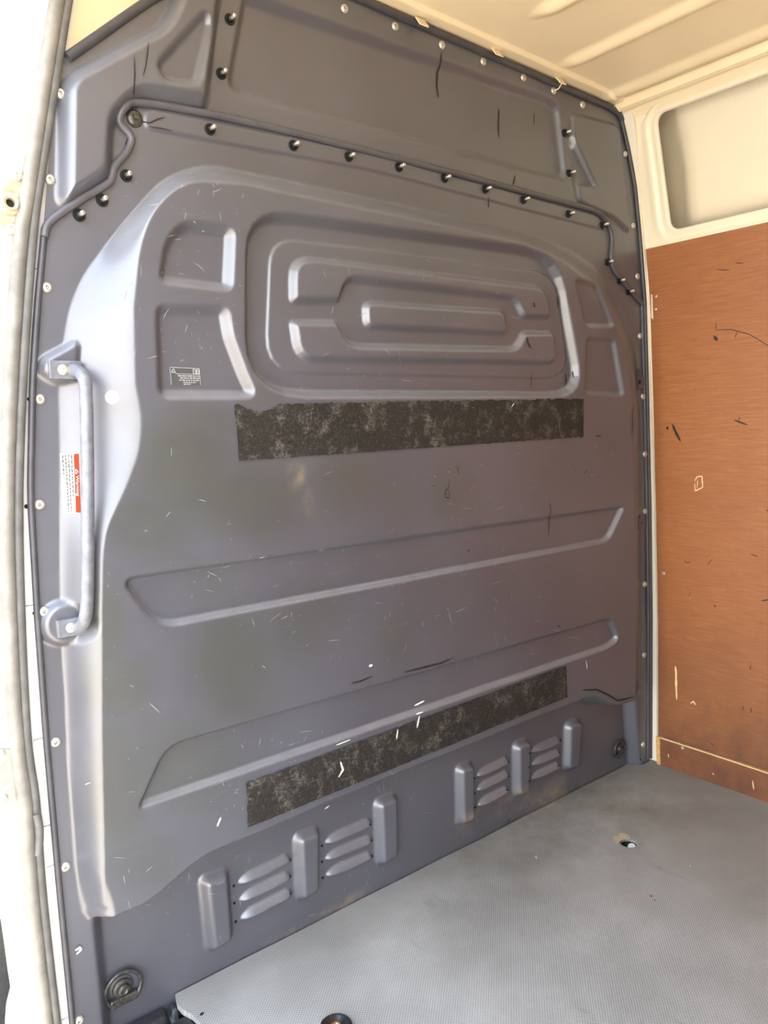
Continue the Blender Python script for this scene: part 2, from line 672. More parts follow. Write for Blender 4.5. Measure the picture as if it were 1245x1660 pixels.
for (ax, ay), (bx, by) in LOUV:
    a = P(ax, ay, np.array(LP))[[0, 2]]
    b = P(bx, by, np.array(LP))[[0, 2]]
    LOUV_W.append((a, b))
# upper panels
feat([(398, -6, 10), (905, 166, 20), (919, 292, 18), (371, 144, 24)], 0.0, .016, .022)
feat([(104, 150, 6), (116, 128, 14), (262, 52, 20), (284, 8, 14), (292, -60), (354, -60), (328, 172, 10), (215, 152, 30), (176, 196, 14), (170, 284, 14), (100, 332, 14)], 0.0, -.026, .026)
feat([(256, 104, 14), (332, 20, 14), (346, 34, 10), (322, 134, 12), (270, 128, 14)], -.026, .013, .018)
feat([(925, 185, 10), (1000, 205, 12), (1019, 380, 12), (990, 352, 10), (936, 328, 10)], 0.0, -.010, .014)
feat([(928, 216, 6), (968, 302, 6), (934, 297, 6)], -.010, .014, .014)
# nut band below the seam, handle seats
feat([(236, 176, 14), (600, 250), (968, 350, 10), (982, 374, 8), (600, 276), (232, 208, 20)], 0.0, -.003, .004)


def H(x, z):
    """y of the bulkhead surface at x, z (negative = towards the load space)"""
    x = np.asarray(x, float)
    z = np.asarray(z, float)
    shp = x.shape
    x = x.ravel()
    z = z.ravel()
    h = np.zeros_like(x)
    s = sdf(RECESS, x, z)
    h += Y_LOUV * ss((-s + .004) / .030)
    # rounded loft from foot contour to crest contour
    sf, sc = sdf(FOOT, x, z), sdf(CREST, x, z)
    df = np.maximum(-sf, 0)
    dc = np.maximum(sc, 0)
    t = np.where(sf >= 0, 0, df / np.maximum(df + dc, 1e-6))
    t = np.clip(t, 0, 1)
    t = .5 * t + .5 * ss(t)
    t = t * ss(np.hypot((x - LOWW[0, 0] + .030) / .045, (z - LOWW[0, 1] + .010) / .110))      # the bulge dies away into the low door-side corner
    h = h * (1 - t) + Y_MAIN * t
    # handle seats
    for poly, yy in ((SEAT_A, -.017), (SEAT_B, -.017)):
        sa = sdf(poly, x, z)
        k = ss((-sa + .006) / .014)
        h = h * (1 - k) + yy * k
    for poly, d, w in FEAT:
        lo, hi = poly.min(0) - w, poly.max(0) + w
        mk = (x > lo[0]) & (x < hi[0]) & (z > lo[1]) & (z < hi[1])
        if not mk.any():
            continue
        sv = sdf(poly, x[mk], z[mk])
        h[mk] += d * ss((-sv + w * .5) / w)
    for a, b in LOUV_W:
        u = b - a
        L = np.hypot(*u)
        mk = (x > a[0] - .03) & (x < b[0] + .03) & (z > min(a[1], b[1]) - .05) & (z < max(a[1], b[1]) + .05)
        if not mk.any():
            continue
        sc_ = 1.0
        wx, wz = x[mk] - a[0], z[mk] - a[1]
        t = np.clip((wx * u[0] + wz * u[1]) / L / L, 0, 1)
        px_, pz_ = a[0] + u[0] * t, a[1] + u[1] * t
        un = (wx * u[0] + wz * u[1]) / L / L
        dz = (z[mk] - (a[1] + u[1] * un)) * (u[0] / L)
        tp = np.sqrt(np.maximum(1 - (1 - np.clip(un / .30, 0, 1)) ** 2, 0)) * np.sqrt(np.maximum(1 - (1 - np.clip((1 - un) / .12, 0, 1)) ** 2, 0))
        up_, dn_ = .017 * sc_ * np.maximum(tp, .02), .0055 * sc_ * np.maximum(tp, .02)
        q_ = np.where(dz < 0, 1 + dz / dn_, 1 - dz / up_)
        prof = np.where((un > 0) & (un < 1), tp * np.clip(q_, 0, 1) ** np.where(dz < 0, .6, .8), 0)
        h[mk] -= .015 * prof
    h += .0011 * np.sin(x * 9 + 1.3) * np.sin(z * 7.5 + .4) + .0006 * np.sin(x * 23 + z * 11)
    return h.reshape(shp)


SEAT_A = px_poly([(68, 604, 12), (72, 580, 12), (124, 552, 3), (131, 560, 3), (128, 618, 6), (96, 622, 14)], -.017)
_c = P(107., 1012., np.array(-.017))[[0, 2]]
SEAT_B = np.array([[_c[0] + .036 * math.cos(a), _c[1] + .036 * math.sin(a)] for a in np.linspace(0, 2 * math.pi, 28)[:-1]])


def S(px, py, off=0.0):      # on the bulkhead surface, lifted by off towards the load space
    px = np.asarray(px, float)
    py = np.asarray(py, float)
    y = np.full(px.shape, -.09)
    for _ in range(8):
        p = P(px, py, y)
        y = .35 * y + .65 * (H(p[..., 0], p[..., 2]) - off)
    return P(px, py, y)


def SN(p, e=.004):           # surface normal at a point of the bulkhead
    x, z = p[0], p[2]
    h = H(np.array([x + e, x - e, x, x]), np.array([z, z, z + e, z - e]))
    return Vector((-(h[0] - h[1]) / (2 * e), 1, -(h[2] - h[3]) / (2 * e))).normalized() * -1


# ------------------------------------------------------------------ bulkhead
LZ = np.array([-.30, .065, .315, .575, .783, .983, 1.159, 1.275, 1.39, 1.516, 1.583, 1.646, 2.1])
LX = np.array([-.018, -.021, -.024, -.025, -.023, -.018, -.001, .015, .034, .054, .067, .078, .16])


def xl(z):
    return np.interp(z, LZ, LX)


TX = np.array([-.2, .078, .089, .235, .40, .46, .70, 1.0, 1.4, 1.535, 1.575, 1.60, 1.9])
TZ = np.array([1.655, 1.655, 1.668, 1.798, 1.925, 1.935, 1.936, 1.927, 1.916, 1.913, 1.905, 1.885, 1.83])
Z0 = -0.05
NX, NZ = 660, 690
u = np.linspace(0, 1, NX)
v = np.linspace(0, 1, NZ)
zt = np.full(NX, 1.9)
for _ in range(30):
    xt = xl(zt) + u * (xw(zt) - .004 - xl(zt))
    zt = .5 * zt + .5 * np.interp(xt, TX, TZ)
ZG = Z0 + v[:, None] * (zt[None, :] - Z0)
XL = xl(ZG)
XR = np.interp(ZG, WZ, WX) - .004
XG = XL + u[None, :] * (XR - XL)
# upright panel seams: pull the closest column of vertices onto the seam
seamA = P(np.array([362., 329.]), np.array([-20., 186.]), np.zeros(2))
seamB = P(np.array([912., 933.]), np.array([158., 336.]), np.zeros(2))


def seam_x(s, z):
    return s[0, 0] + (z - s[0, 2]) / (s[1, 2] - s[0, 2]) * (s[1, 0] - s[0, 0])


for s in (seamA, seamB):
    for r in range(NZ):
        if ZG[r, 0] < 1.2:
            continue
        sx = seam_x(s, ZG[r])
        k = np.argmin(np.abs(XG[r] - sx))
        XG[r, k] = sx[k]
BEAD_PX = [(72, 384), (76, 366), (92, 350), (130, 324), (172, 299), (181, 288), (186, 270), (206, 246), (213, 228), (208, 215), (196, 202), (194, 190), (203, 174), (222, 166),
           (300, 177), (420, 202), (600, 246), (780, 292), (900, 324), (960, 340), (980, 354), (992, 382), (992, 428), (1012, 458), (1042, 494)]
BEAD = P(np.array([p[0] for p in BEAD_PX], float), np.array([p[1] for p in BEAD_PX], float), np.zeros(len(BEAD_PX)))
UP = np.vstack([BEAD[:, [0, 2]], [[2.2, BEAD[-1, 2]], [2.2, 2.3], [-.5, 2.3], [-.5, BEAD[0, 2]]]])
YG = H(XG, ZG)
upper = sdf(UP, XG, ZG) < 0
# the three upper panels stand a little behind the lower one, the middle one laps over its neighbours
mid = upper & (XG >= seam_x(seamA, ZG) - 1e-6) & (XG <= seam_x(seamB, ZG) + 1e-6)
V = np.stack([XG, YG, ZG], -1).reshape(-1, 3)
Q = grid_quads(NX, NZ)
cx = XG.ravel()[Q].mean(1)
cz = ZG.ravel()[Q].mean(1)
qu = sdf(UP, cx, cz) < 0
qa = qu & (cx < seam_x(seamA, cz))
qb = qu & (cx > seam_x(seamB, cz))
qm = qu & ~qa & ~qb
ql = ~qu

# surface masks: where the sheet is rubbed, blotched darker green or dirty
px_of = np.stack([XG.ravel() - CAM[0], YG.ravel() - CAM[1], ZG.ravel() - CAM[2]], -1)
dep = px_of @ AF
PXX = IW / 2 + F_PX * (px_of @ AR) / dep
PYY = IH / 2 - F_PX * (px_of @ AU) / dep


def blob(cx_, cy_, rx, ry, k=1.0, ang=0.0):
    ca, sa = math.cos(ang), math.sin(ang)
    dx, dy = PXX - cx_, PYY - cy_
    a = (dx * ca + dy * sa) / rx
    b = (-dx * sa + dy * ca) / ry
    return k * ss(1.35 - np.sqrt(a * a + b * b))


green_blotch = np.zeros(len(V))  # soft blotches, a little darker and greener than the sheet
for b in ((300, 760, 95, 110, 1), (400, 810, 110, 70, 1), (330, 690, 80, 40, .7), (560, 790, 70, 60, .8), (240, 850, 80, 60, .9), (640, 800, 50, 40, .5),
          (730, 800, 45, 55, .55), (175, 1010, 35, 90, .9), (190, 1110, 70, 60, .9), (380, 1080, 80, 110, .95), (480, 1020, 60, 60, .6), (520, 985, 50, 40, .6),
          (300, 1240, 120, 90, .7), (190, 1280, 60, 120, .8), (640, 1030, 35, 45, .6), (230, 1400, 70, 60, .6), (350, 940, 50, 40, .4), (420, 640, 40, 25, .5)):
    green_blotch = np.maximum(green_blotch, blob(*b))
wear = .35 + np.maximum.reduce([blob(640, 1000, 320, 120, .6), blob(720, 530, 260, 120, .5), blob(800, 750, 220, 90, .4), blob(330, 330, 100, 60, .6), blob(500, 1220, 260, 90, .4), blob(420, 1480, 260, 120, .4)])
dirt = np.maximum.reduce([blob(760, 1330, 50, 22, 1, -.5), blob(905, 1285, 60, 22, 1, -.5), blob(830, 1300, 40, 25, .9, -.5), blob(470, 1510, 40, 14, .8, -.5), blob(560, 1465, 60, 14, .8, -.5), blob(480, 770, 16, 24, .8), blob(500, 815, 10, 24, .6)])
# paler upward slopes of the moulding: light from above put into the colour
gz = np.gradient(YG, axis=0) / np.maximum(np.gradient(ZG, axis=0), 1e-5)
upface_light = np.clip(gz / .9 - .12, 0, 1).ravel() * .8
ATT = {'green_blotch': green_blotch, 'wear': wear, 'dirt': dirt, 'upface_light': upface_light}
bulk = empty('bulkhead', (0.87, 0, 0))
tag(bulk, 'dark grey moulded plastic van bulkhead with ribs, louvres and a seam of bolts', 'bulkhead')
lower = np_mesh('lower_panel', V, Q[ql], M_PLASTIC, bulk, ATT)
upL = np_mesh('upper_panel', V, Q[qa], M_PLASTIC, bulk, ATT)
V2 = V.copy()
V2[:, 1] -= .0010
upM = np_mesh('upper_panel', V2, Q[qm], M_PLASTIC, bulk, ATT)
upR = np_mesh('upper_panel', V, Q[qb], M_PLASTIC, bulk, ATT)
lower['label'] = 'large lower moulding with window blank, swages and louvres'
upL['label'] = 'upper corner moulding beside the door seal'
upM['label'] = 'upper middle moulding with long sunk panel'
upR['label'] = 'upper corner moulding beside the cream pillar'

# rolled bead along the seam and along both upright edges
bp = smooth_path(S(np.array([p[0] for p in BEAD_PX], float), np.array([p[1] for p in BEAD_PX], float), .004))
tube('seam_bead', bp, .0065, M_BEAD, bulk, n=10)
ez = np.linspace(-.02, 1.40, 40)
tube('edge_trim', [(float(xl(z)) + .002, -.002, float(z)) for z in ez], .0055, M_TRIM, bulk, n=8)
ez = np.linspace(.01, 1.885, 60)
tube('edge_trim', [(float(xw(z)) - .010, -.004, float(z)) for z in ez], .0062, M_TRIM, bulk, n=8)
tube('edge_trim', [(float(xw(z)) - .022, -.002, float(z)) for z in np.linspace(.01, 1.40, 50)], .0045, M_BEAD, bulk, n=8)
ex = np.linspace(.40, 1.592, 60)
tube('edge_trim', [(float(a), -.004, float(np.interp(a, TX, TZ)) - .004) for a in ex], .008, M_TRIM, bulk, n=8)
ex = np.linspace(.092, .40, 14)
tube('edge_trim', [(float(a), -.004, float(np.interp(a, TX, TZ)) - .002) for a in ex], .008, M_TRIM, bulk, n=8)

# rivets with a domed head and a pressed centre
me_r = bpy.data.meshes.new('rivet')
bmr = lathe_bm([(.0, .0022), (.0022, .0022), (.0026, .0040), (.0048, .0038), (.0072, .0022), (.0082, .0004), (.0082, -.002)], 20)
bmr.to_mesh(me_r)
bmr.free()
me_r.materials.append(M_RIVET)
me_r.polygons.foreach_set('use_smooth', [True] * len(me_r.polygons))
RIV = [(98, 152), (81, 291), (76, 466), (65, 647), (64, 818), (72, 991), (90, 1203), (106, 1405), (128, 1654),
       (558, 14), (640, 43), (716, 73), (783, 100), (848, 126), (897, 147), (944, 170),
       (1013, 250), (1026, 366), (1033, 448), (1037, 545), (1042, 643), (1045, 736), (1045, 829), (1045, 947), (1044, 1062), (1042, 1207)]
for i, (a, b) in enumerate(RIV):
    p = S(float(a), float(b))
    sc = 1.0 if i < 9 else 1.08
    place(me_r, 'rivet', frame_mtx(p + np.array([0, -.0008, 0]), (0, -1, 0)) @ Matrix.Scale(sc, 4), bulk)

# black nuts on washers, bright stud tip
me_n = bpy.data.meshes.new('stud_nut')
b1 = lathe_bm([(.0, .002), (.0098, .002), (.0102, .0008), (.0102, -.002)], 20)
lathe_bm([(.0066, .002), (.0066, .0075), (.0054, .0088), (.0, .0088)], 6, b1)
b1.to_mesh(me_n)
b1.free()
me_n.materials.append(M_NUT)
me_s = bpy.data.meshes.new('stud')
b2 = lathe_bm([(.0040, .008), (.0040, .0180), (.0030, .0195), (.0, .0198)], 12)
b2.to_mesh(me_s)
b2.free()
me_s.materials.append(M_STUD)
me_s.polygons.foreach_set('use_smooth', [True] * len(me_s.polygons))
NUTS = [(340, 210), (475, 236), (565, 254), (646, 271), (720, 289), (786, 307), (848, 324), (921, 347), (976, 365), (984, 425), (1003, 455), (1018, 473),
        (204, 285), (165, 325), (128, 349), (372, 32), (358, 120), (915, 216), (922, 281)]
for a, b in NUTS:
    p = S(float(a), float(b))
    mt = frame_mtx(p + np.array([0, -.0012, 0]), (0, -1, 0))
    n_ = place(me_n, 'stud_nut', mt, bulk)
    place(me_s, 'stud', mt, n_)
# larger replaced bolt at the torn corner
p = S(218., 192.)
bmr = lathe_bm([(.0, .011), (.0045, .011), (.0048, .006), (.010, .0055), (.0135, .0030), (.0145, .0)], 22)
lathe_bm([(.0145, .0), (.019, -.0005), (.019, -.002)], 22, bmr)
o = bm_obj('replacement_bolt', bmr, M_IRON, None, True)
o.matrix_world = Matrix.Identity(4)
l_, r_, s_ = frame_mtx(p, (0, -1, 0)).decompose()
o.parent = bulk
o.matrix_parent_inverse = parent_inv(bulk)
o.location = l_
o.rotation_euler = r_.to_euler()


def put(o, mtx, parent=None):
    l, r, s = mtx.decompose()
    if parent is not None:
        o.parent = parent
        o.matrix_parent_inverse = parent_inv(parent)
    o.location = l
    o.rotation_euler = r.to_euler()
    return o


# grab handle
p1, p2 = S(100., 600.), S(113., 1016.)
hx_ = .5 * (p1[0] + p2[0])
path_px = [(117, 600, .006), (126, 602, .018), (135, 611, .032), (139, 630, .040), (141, 700, .041), (142, 800, .041), (142, 900, .041), (141, 975, .041), (138, 1002, .036), (133, 1013, .024), (127, 1017, .008)]
hp = []
for a, b, dy in path_px:
    base = -.017 - dy
    hp.append(P(float(a), float(b), np.array(base)))
hp = smooth_path(hp, 6)
handle = tube('grab_handle', hp, .0105, M_HANDLE, bulk, n=14)
handle['label'] = 'grey tubular grab handle beside the door'
for k, pp in enumerate((p1, p2)):
    mt = frame_mtx(pp + np.array([0, -.001, 0]), (0, -1, 0))
    # frame: local x is world -x or +x depending on the cross product; keep the plate symmetric about its bolt
    sgn = 1 if (mt.to_3x3() @ Vector((1, 0, 0))).x > 0 else -1
    bm = box_bm(-.021 if sgn > 0 else -.030, .030 if sgn > 0 else .021, -.0145, .0145, -.003, .007, .0015)
    put(bm_obj('mounting_plate', bm, M_HANDLE, None), mt, handle)
    bm = lathe_bm([(.0, .0105), (.0025, .0105), (.003, .012), (.0062, .0115), (.0082, .0095), (.0088, .007)], 20)
    put(bm_obj('bolt', bm, M_RIVET, None, True), mt, handle)

# pale plug and blanking caps
p = S(182., 644.)
o = bm_obj('blanking_plug', lathe_bm([(.0, .0020), (.0085, .0018), (.0112, .0006), (.0112, -.002)], 24), M_PLUG, None, True)
put(o, frame_mtx(p, SN(p)), bulk)
p = S(1039., 847.)
o = bm_obj('blanking_cap', lathe_bm([(.0, .004), (.017, .004), (.020, .002), (.021, -.004)], 24), M_BEAD, None, True)
put(o, frame_mtx(p, (0, -1, 0)), bulk)
o = bm_obj('cap_hole', lathe_bm([(.0, .0046), (.003, .0046), (.003, .002)], 12), M_BLACK, None)
put(o, frame_mtx(p, (0, -1, 0)), bulk)
# eared bracket boss on the far edge
q = px_poly([(1033, 598), (1041, 612), (1042, 628, 4), (1032, 632)], -.006)
bm = bmesh.new()
vs = [bm.verts.new((x, -.012, z)) for x, z in q] 
f = bm.faces.new(vs)
ex_ = bmesh.ops.extrude_face_region(bm, geom=[f])
for e in ex_['geom']:
    if isinstance(e, bmesh.types.BMVert):
        e.co.y += .014
bm_obj('bracket_ear', bm, M_BEAD, bulk)
pp = P(1037., 619., np.array(-.0125))
put(bm_obj('bracket_hole', lathe_bm([(0, .0006), (.006, .0006), (.006, -.001)], 14), M_BLACK), frame_mtx(pp, (0, -1, 0)), bulk)


# drain holes beside the louvres
def disc(px, py, r, off=.0006):
    p_ = S(float(px), float(py))
    o_ = bm_obj('drain_hole', lathe_bm([(.0, .0003), (r, .0003), (r, -.001)], 12), M_BLACK)
    return put(o_, frame_mtx(p_ + np.array([0, -off, 0]), (0, -1, 0)), bulk)


for a, b in ((379, 1436), (380, 1464), (382, 1494), (470, 1394), (470, 1421), (471, 1449), (522, 1371), (522, 1397), (523, 1423), (600, 1337), (602, 1363), (603, 1388),
             (769, 1262), (769, 1286), (770, 1309), (824, 1236), (824, 1259), (822, 1281), (859, 1221), (858, 1244), (858, 1266), (909, 1200), (907, 1221), (905, 1242), (1038, 1231)):
    disc(a, b, .0030)


# ribbons lying on the moulding: cracks, dried drips, scuffs
def ribbon_geo(pts, w, off, surf):
    pts = np.array(pts, float)
    c = surf(pts[:, 0], pts[:, 1], off)
    out_v, out_f = [], []
    N = len(c)
    for i in range(N):
        t = c[min(i + 1, N - 1)] - c[max(i - 1, 0)]
        nrm = c[i] - CAM
        s_ = np.cross(t, np.array([0., 1., 0.]) if surf is S else (np.array([1., 0, 0]) if surf is WL_ else np.array([0, 0, 1.])))
        s_ = s_ / (np.linalg.norm(s_) + 1e-9)
        k = w if np.isscalar(w) else w[i]
        out_v += [c[i] - s_ * k / 2, c[i] + s_ * k / 2]
    for i in range(N - 1):
        out_f.append((2 * i, 2 * i + 1, 2 * i + 3, 2 * i + 2))
    return out_v, out_f


def WL_(px, py, off=0.0):
    return WL(px, py, off)


def FL_(px, py, off=0.0):
    return FL(px, py, off)


def dens(pts, n=4):
    pts = np.array(pts, float)
    o_ = []
    for a, b in zip(pts, pts[1:]):
        for k in range(n):
            o_.append(a + (b - a) * k / n)
    o_.append(pts[-1])
    return o_


def mark(name, pts, w, mat, parent, surf=S, off=.0020, taper=True):
    pts = dens(pts)
    N = len(pts)
    ww = [w * (.35 + .65 * math.sin(math.pi * min(1, max(.0, i / (N - 1)))) ** .5) * random.uniform(.8, 1.2) for i in range(N)] if taper else w
    v_, f_ = ribbon_geo(pts, ww, off, surf)
    return mesh_obj(name, v_, f_, mat, parent, False)


for pts, w in (([(218, 92), (219, 120), (217, 150), (218, 158)], .0022), ([(217, 160), (216, 172), (214, 182)], .0035), ([(221, 168), (220, 180)], .0030),
               ([(241, 68), (239, 90), (236, 110), (232, 122)], .0020), ([(226, 196), (243, 199), (256, 193), (268, 190)], .0022),
               ([(945, 1119), (968, 1118), (985, 1126), (1002, 1136), (1028, 1130)], .0042), ([(240, 205), (262, 208), (279, 212)], .0016), ([(1028, 655), (1025, 672), (1026, 690), (1024, 706)], .0035)):
    mark('crack', pts, w, M_CRACK, bulk)
mark('gap', [(209, 225), (207, 233), (208, 241)], .008, M_BLACK, bulk)
for pts, w in (([(716, 84), (715, 100), (709, 118), (708, 140), (711, 158)], .0055), ([(809, 177), (808, 200), (809, 224)], .0052), ([(866, 183), (866, 203)], .0035), ([(793, 318), (792, 338)], .0035),
               ([(835, 285), (832, 300)], .0060), ([(891, 815), (893, 826), (890, 850), (889, 868)], .0032), ([(865, 490), (867, 498)], .0075), ([(928, 602), (930, 612)], .0075),
               ([(854, 546), (856, 556), (861, 565)], .0050), ([(904, 480), (905, 500)], .0042), ([(862, 606), (861, 628)], .0032), ([(917, 605), (918, 625)], .0042),
               ([(728, 780), (727, 792), (722, 795), (722, 806), (728, 808), (729, 796)], .0018), ([(741, 755), (744, 768)], .0022), ([(757, 891), (762, 894)], .0025), ([(698, 790), (707, 786)], .001),
               ([(945, 768), (953, 762)], .0022), ([(966, 707), (975, 706)], .0030), ([(570, 1108), (586, 1104), (604, 1096)], .0030), ([(655, 1090), (680, 1084), (716, 1075), (735, 1066)], .0032), ([(822, 1325), (826, 1333)], .002), ([(903, 1014), (908, 1016)], .003), ([(820, 1290), (826, 1320)], .001)):
    mark('drip_stain', pts, w, M_DRIP, bulk)
for pts, w in (([(122, 1541), (129, 1536), (131, 1540), (124, 1547)], .0060), ([(552, 1235), (556, 1248), (549, 1260)], .0070), ([(645, 1182), (643, 1198)], .0065), ([(680, 1160), (676, 1180)], .0075),
               ([(672, 1144), (688, 1136)], .0060), ([(674, 1158), (686, 1154)], .0050), ([(545, 1208), (568, 1199)], .0040), ([(598, 1080), (604, 1078)], .0080), ([(352, 1340), (358, 1325)], .006), ([(138, 1272), (147, 1268)], .003),
               ([(950, 1070), (952, 1085)], .004), ([(829, 660), (834, 653)], .003), ([(526, 1312), (534, 1306)], .004)):
    mark('paint_smear', pts, w * .7, M_PAINTMARK, bulk, off=.0042)
# fine pale scratches nobody could count
SCR_ZONES = ((420, 900, 880, 1080), (260, 1000, 640, 1000), (480, 880, 420, 640), (200, 420, 280, 600), (330, 700, 1180, 1330), (180, 640, 1380, 1520), (700, 1000, 660, 1120), (160, 420, 860, 1320))
NS = 420
SP = np.zeros((NS, 4, 2))
SW = np.zeros(NS)
for k in range(NS):
    zone = random.choice(SCR_ZONES)
    a, b = random.uniform(zone[0], zone[1]), random.uniform(zone[2], zone[3])
    ang = random.choice((random.gauss(-.25, .25), random.gauss(1.5, .25), random.uniform(-1.6, 1.6)))
    L = random.choice((3, 4, 5, 6, 8, 12, 20)) * random.uniform(.6, 1.3)
    cv = random.uniform(-.25, .25)
    SP[k] = [(a + math.cos(ang + cv * t) * L * t, b + math.sin(ang + cv * t) * L * t) for t in (0, .33, .66, 1)]
    SW[k] = random.uniform(.0003, .0007)
SC = S(SP[..., 0], SP[..., 1], .0009)
SD = np.cross(SC[:, 3] - SC[:, 0], np.array([0., 1., 0.]))
SD /= np.linalg.norm(SD, axis=1, keepdims=True)
TW = np.array([.3, 1, 1, .3])
lo_ = SC - SD[:, None, :] * (SW[:, None] * TW)[..., None]
hi_ = SC + SD[:, None, :] * (SW[:, None] * TW)[..., None]
sv = np.concatenate([lo_, hi_], 1).reshape(-1, 3)
sf_ = [(8 * k + i, 8 * k + i + 1, 8 * k + i + 5, 8 * k + i + 4) for k in range(NS) for i in range(3)]
o = mesh_obj('scratches', sv, sf_, M_SCRATCH, bulk, False)
o['kind'] = 'stuff'


# ------------------------------------------------------------------ grip tape strips
def strip(name, quad, nu, nv, thick, mat, label, cat, group=None, notch=None, parent=None, jag=0.0):
    (ax, ay), (bx, by), (cx_, cy_), (dx, dy) = quad      # top left, top right, bottom right, bottom left
    uu, vv = np.meshgrid(np.linspace(0, 1, nu), np.linspace(0, 1, nv))
    X = (1 - vv) * ((1 - uu) * ax + uu * bx) + vv * ((1 - uu) * dx + uu * cx_)
    Y = (1 - vv) * ((1 - uu) * ay + uu * by) + vv * ((1 - uu) * dy + uu * cy_)
    if notch is not None:
        Y = Y + (1 - vv) ** 1.0 * notch(uu)
    if jag:
        jr = np.random.default_rng(3)
        Y[0] += jr.normal(0, jag, nu)
        Y[-1] += jr.normal(0, jag * .5, nu)
        X[:, 0] += jr.normal(0, jag, nv)
    top = S(X, Y, thick).reshape(-1, 3)
    bot = S(X, Y, .0002).reshape(-1, 3)
    Vv = np.vstack([top, bot])
    Qt = grid_quads(nu, nv)
    n = nu * nv
    rim = list(range(nu)) + [r * nu + nu - 1 for r in range(1, nv)] + [(nv - 1) * nu + c for c in range(nu - 2, -1, -1)] + [r * nu for r in range(nv - 2, 0, -1)]
    side = [(rim[i], rim[(i + 1) % len(rim)], rim[(i + 1) % len(rim)] + n, rim[i] + n) for i in range(len(rim))]
    faces = [tuple(q) for q in Qt] + side + [tuple(i + n for i in reversed(q)) for q in Qt]
    o_ = mesh_obj(name, Vv, faces, mat, parent, False)
    if label:
        tag(o_, label, cat, group)
    return o_


def notch1(u_):
    return np.where((u_ > .02) & (u_ < .125), 12 * np.sin(np.clip((u_ - .02) / .105, 0, 1) * math.pi) ** .6, 0)


strip('grip_tape_strip', [(380, 656), (946, 646), (946, 708), (387, 747)], 130, 10, .0028, M_TAPE,
      'black speckled grip tape strip below the window blank, torn at one top corner', 'tape strip', None, notch1, jag=.7)
strip('grip_tape_strip', [(400, 1270), (918, 1079), (920, 1130), (402, 1342)], 110, 10, .0028, M_TAPE,
      'black speckled grip tape strip with white scuffs just above the louvres', 'tape strip', None, None, jag=.5)

# ------------------------------------------------------------------ stickers
wl = strip('warning_label', [(97, 735), (127, 734), (130, 832), (104, 833)], 6, 14, .0010, M_LABELW,
           'white warning sticker with red band behind the grab handle', 'sticker')
rb = strip('red_band', [(119.5, 736), (127, 735.5), (130, 831), (123, 831)], 4, 14, .0016, M_LABELR, None, None, parent=wl)


def bilin(quad, u_, v_):
    (ax, ay), (bx, by), (cx_, cy_), (dx, dy) = quad
    return ((1 - v_) * ((1 - u_) * ax + u_ * bx) + v_ * ((1 - u_) * dx + u_ * cx_), (1 - v_) * ((1 - u_) * ay + u_ * by) + v_ * ((1 - u_) * dy + u_ * cy_))


def text_on(name, body, quad, off, mat, parent, rot=True, h=.6):
    """letters laid flat on the moulding inside a pixel quad; rot: reading downwards"""
    cu = bpy.data.curves.new(name, 'FONT')
    cu.body = body
    cu.size = 1.0
    cu.resolution_u = 2
    tmp = bpy.data.objects.new(name, cu)
    COL.objects.link(tmp)
    dg = bpy.context.evaluated_depsgraph_get()
    me = bpy.data.meshes.new_from_object(tmp.evaluated_get(dg))
    bpy.data.objects.remove(tmp, do_unlink=True)
    co = np.array([v_.co[:] for v_ in me.vertices])
    lo, hi = co.min(0), co.max(0)
    a = (co[:, 0] - lo[0]) / (hi[0] - lo[0])
    b = (co[:, 1] - lo[1]) / (hi[1] - lo[1])
    if rot:
        pxs = [bilin(quad, bb, aa) for aa, bb in zip(a, b)]        # baseline on the low side of u, reading down
    else:
        pxs = [bilin(quad, aa, 1 - bb) for aa, bb in zip(a, b)]
    pxs = np.array(pxs)
    w_ = S(pxs[:, 0], pxs[:, 1], off)
    for v_, c_ in zip(me.vertices, w_):
        v_.co = c_
    me.materials.clear()
    me.materials.append(mat)
    return link(bpy.data.objects.new(name, me), parent)


text_on('lettering', 'Warning', [(121.6, 771), (127.6, 771), (129.0, 804), (122.8, 804)], .0021, M_LABELW, wl)
tri = [(122.6, 760.5), (126.8, 764.5), (122.9, 768.5)]
mark('warning_triangle', tri + [tri[0]], .0012, M_LABELW, wl, off=.0021, taper=False)
WQ = [(97, 735), (127, 734), (130, 832), (104, 833)]
for k, (uu, v0, v1) in enumerate(((.62, .03, .74), (.46, .03, .97), (.30, .03, .97), (.14, .03, .36))):
    sv, sf_ = [], []
    t = v0
    while t < v1:
        L = random.uniform(.025, .07)
        a, b = bilin(WQ, uu, t), bilin(WQ, uu, min(t + L, v1))
        vv, ff = ribbon_geo([a, b], .0020, .0018, S)
        n0 = len(sv)
        sv += vv
        sf_ += [tuple(i + n0 for i in f) for f in ff]
        t += L + .014
    mesh_obj('printed_line', sv, sf_, M_INK, wl, False)
DQ = [(275.5, 595.5), (323, 597.5), (325, 624), (278, 624)]
dl = strip('caution_label', DQ, 8, 6, .0008, M_LABELD, 'small dark caution sticker with pale triangle and book symbols in a side pocket', 'sticker')
for seg in (((0, 0), (1, 0)), ((0, 0), (0, 1)), ((.18, .36), (1, .36)), ((1, 0), (1, 1))):
    a, b = bilin(DQ, *seg[0]), bilin(DQ, *seg[1])
    mark('border_line', [a, b], .0009, M_PRINT, dl, off=.0016, taper=False)
tri = [bilin(DQ, .04, .28), bilin(DQ, .11, .06), bilin(DQ, .18, .28), bilin(DQ, .04, .28)]
mark('warning_triangle', tri, .0014, M_PRINT, dl, off=.0016, taper=False)
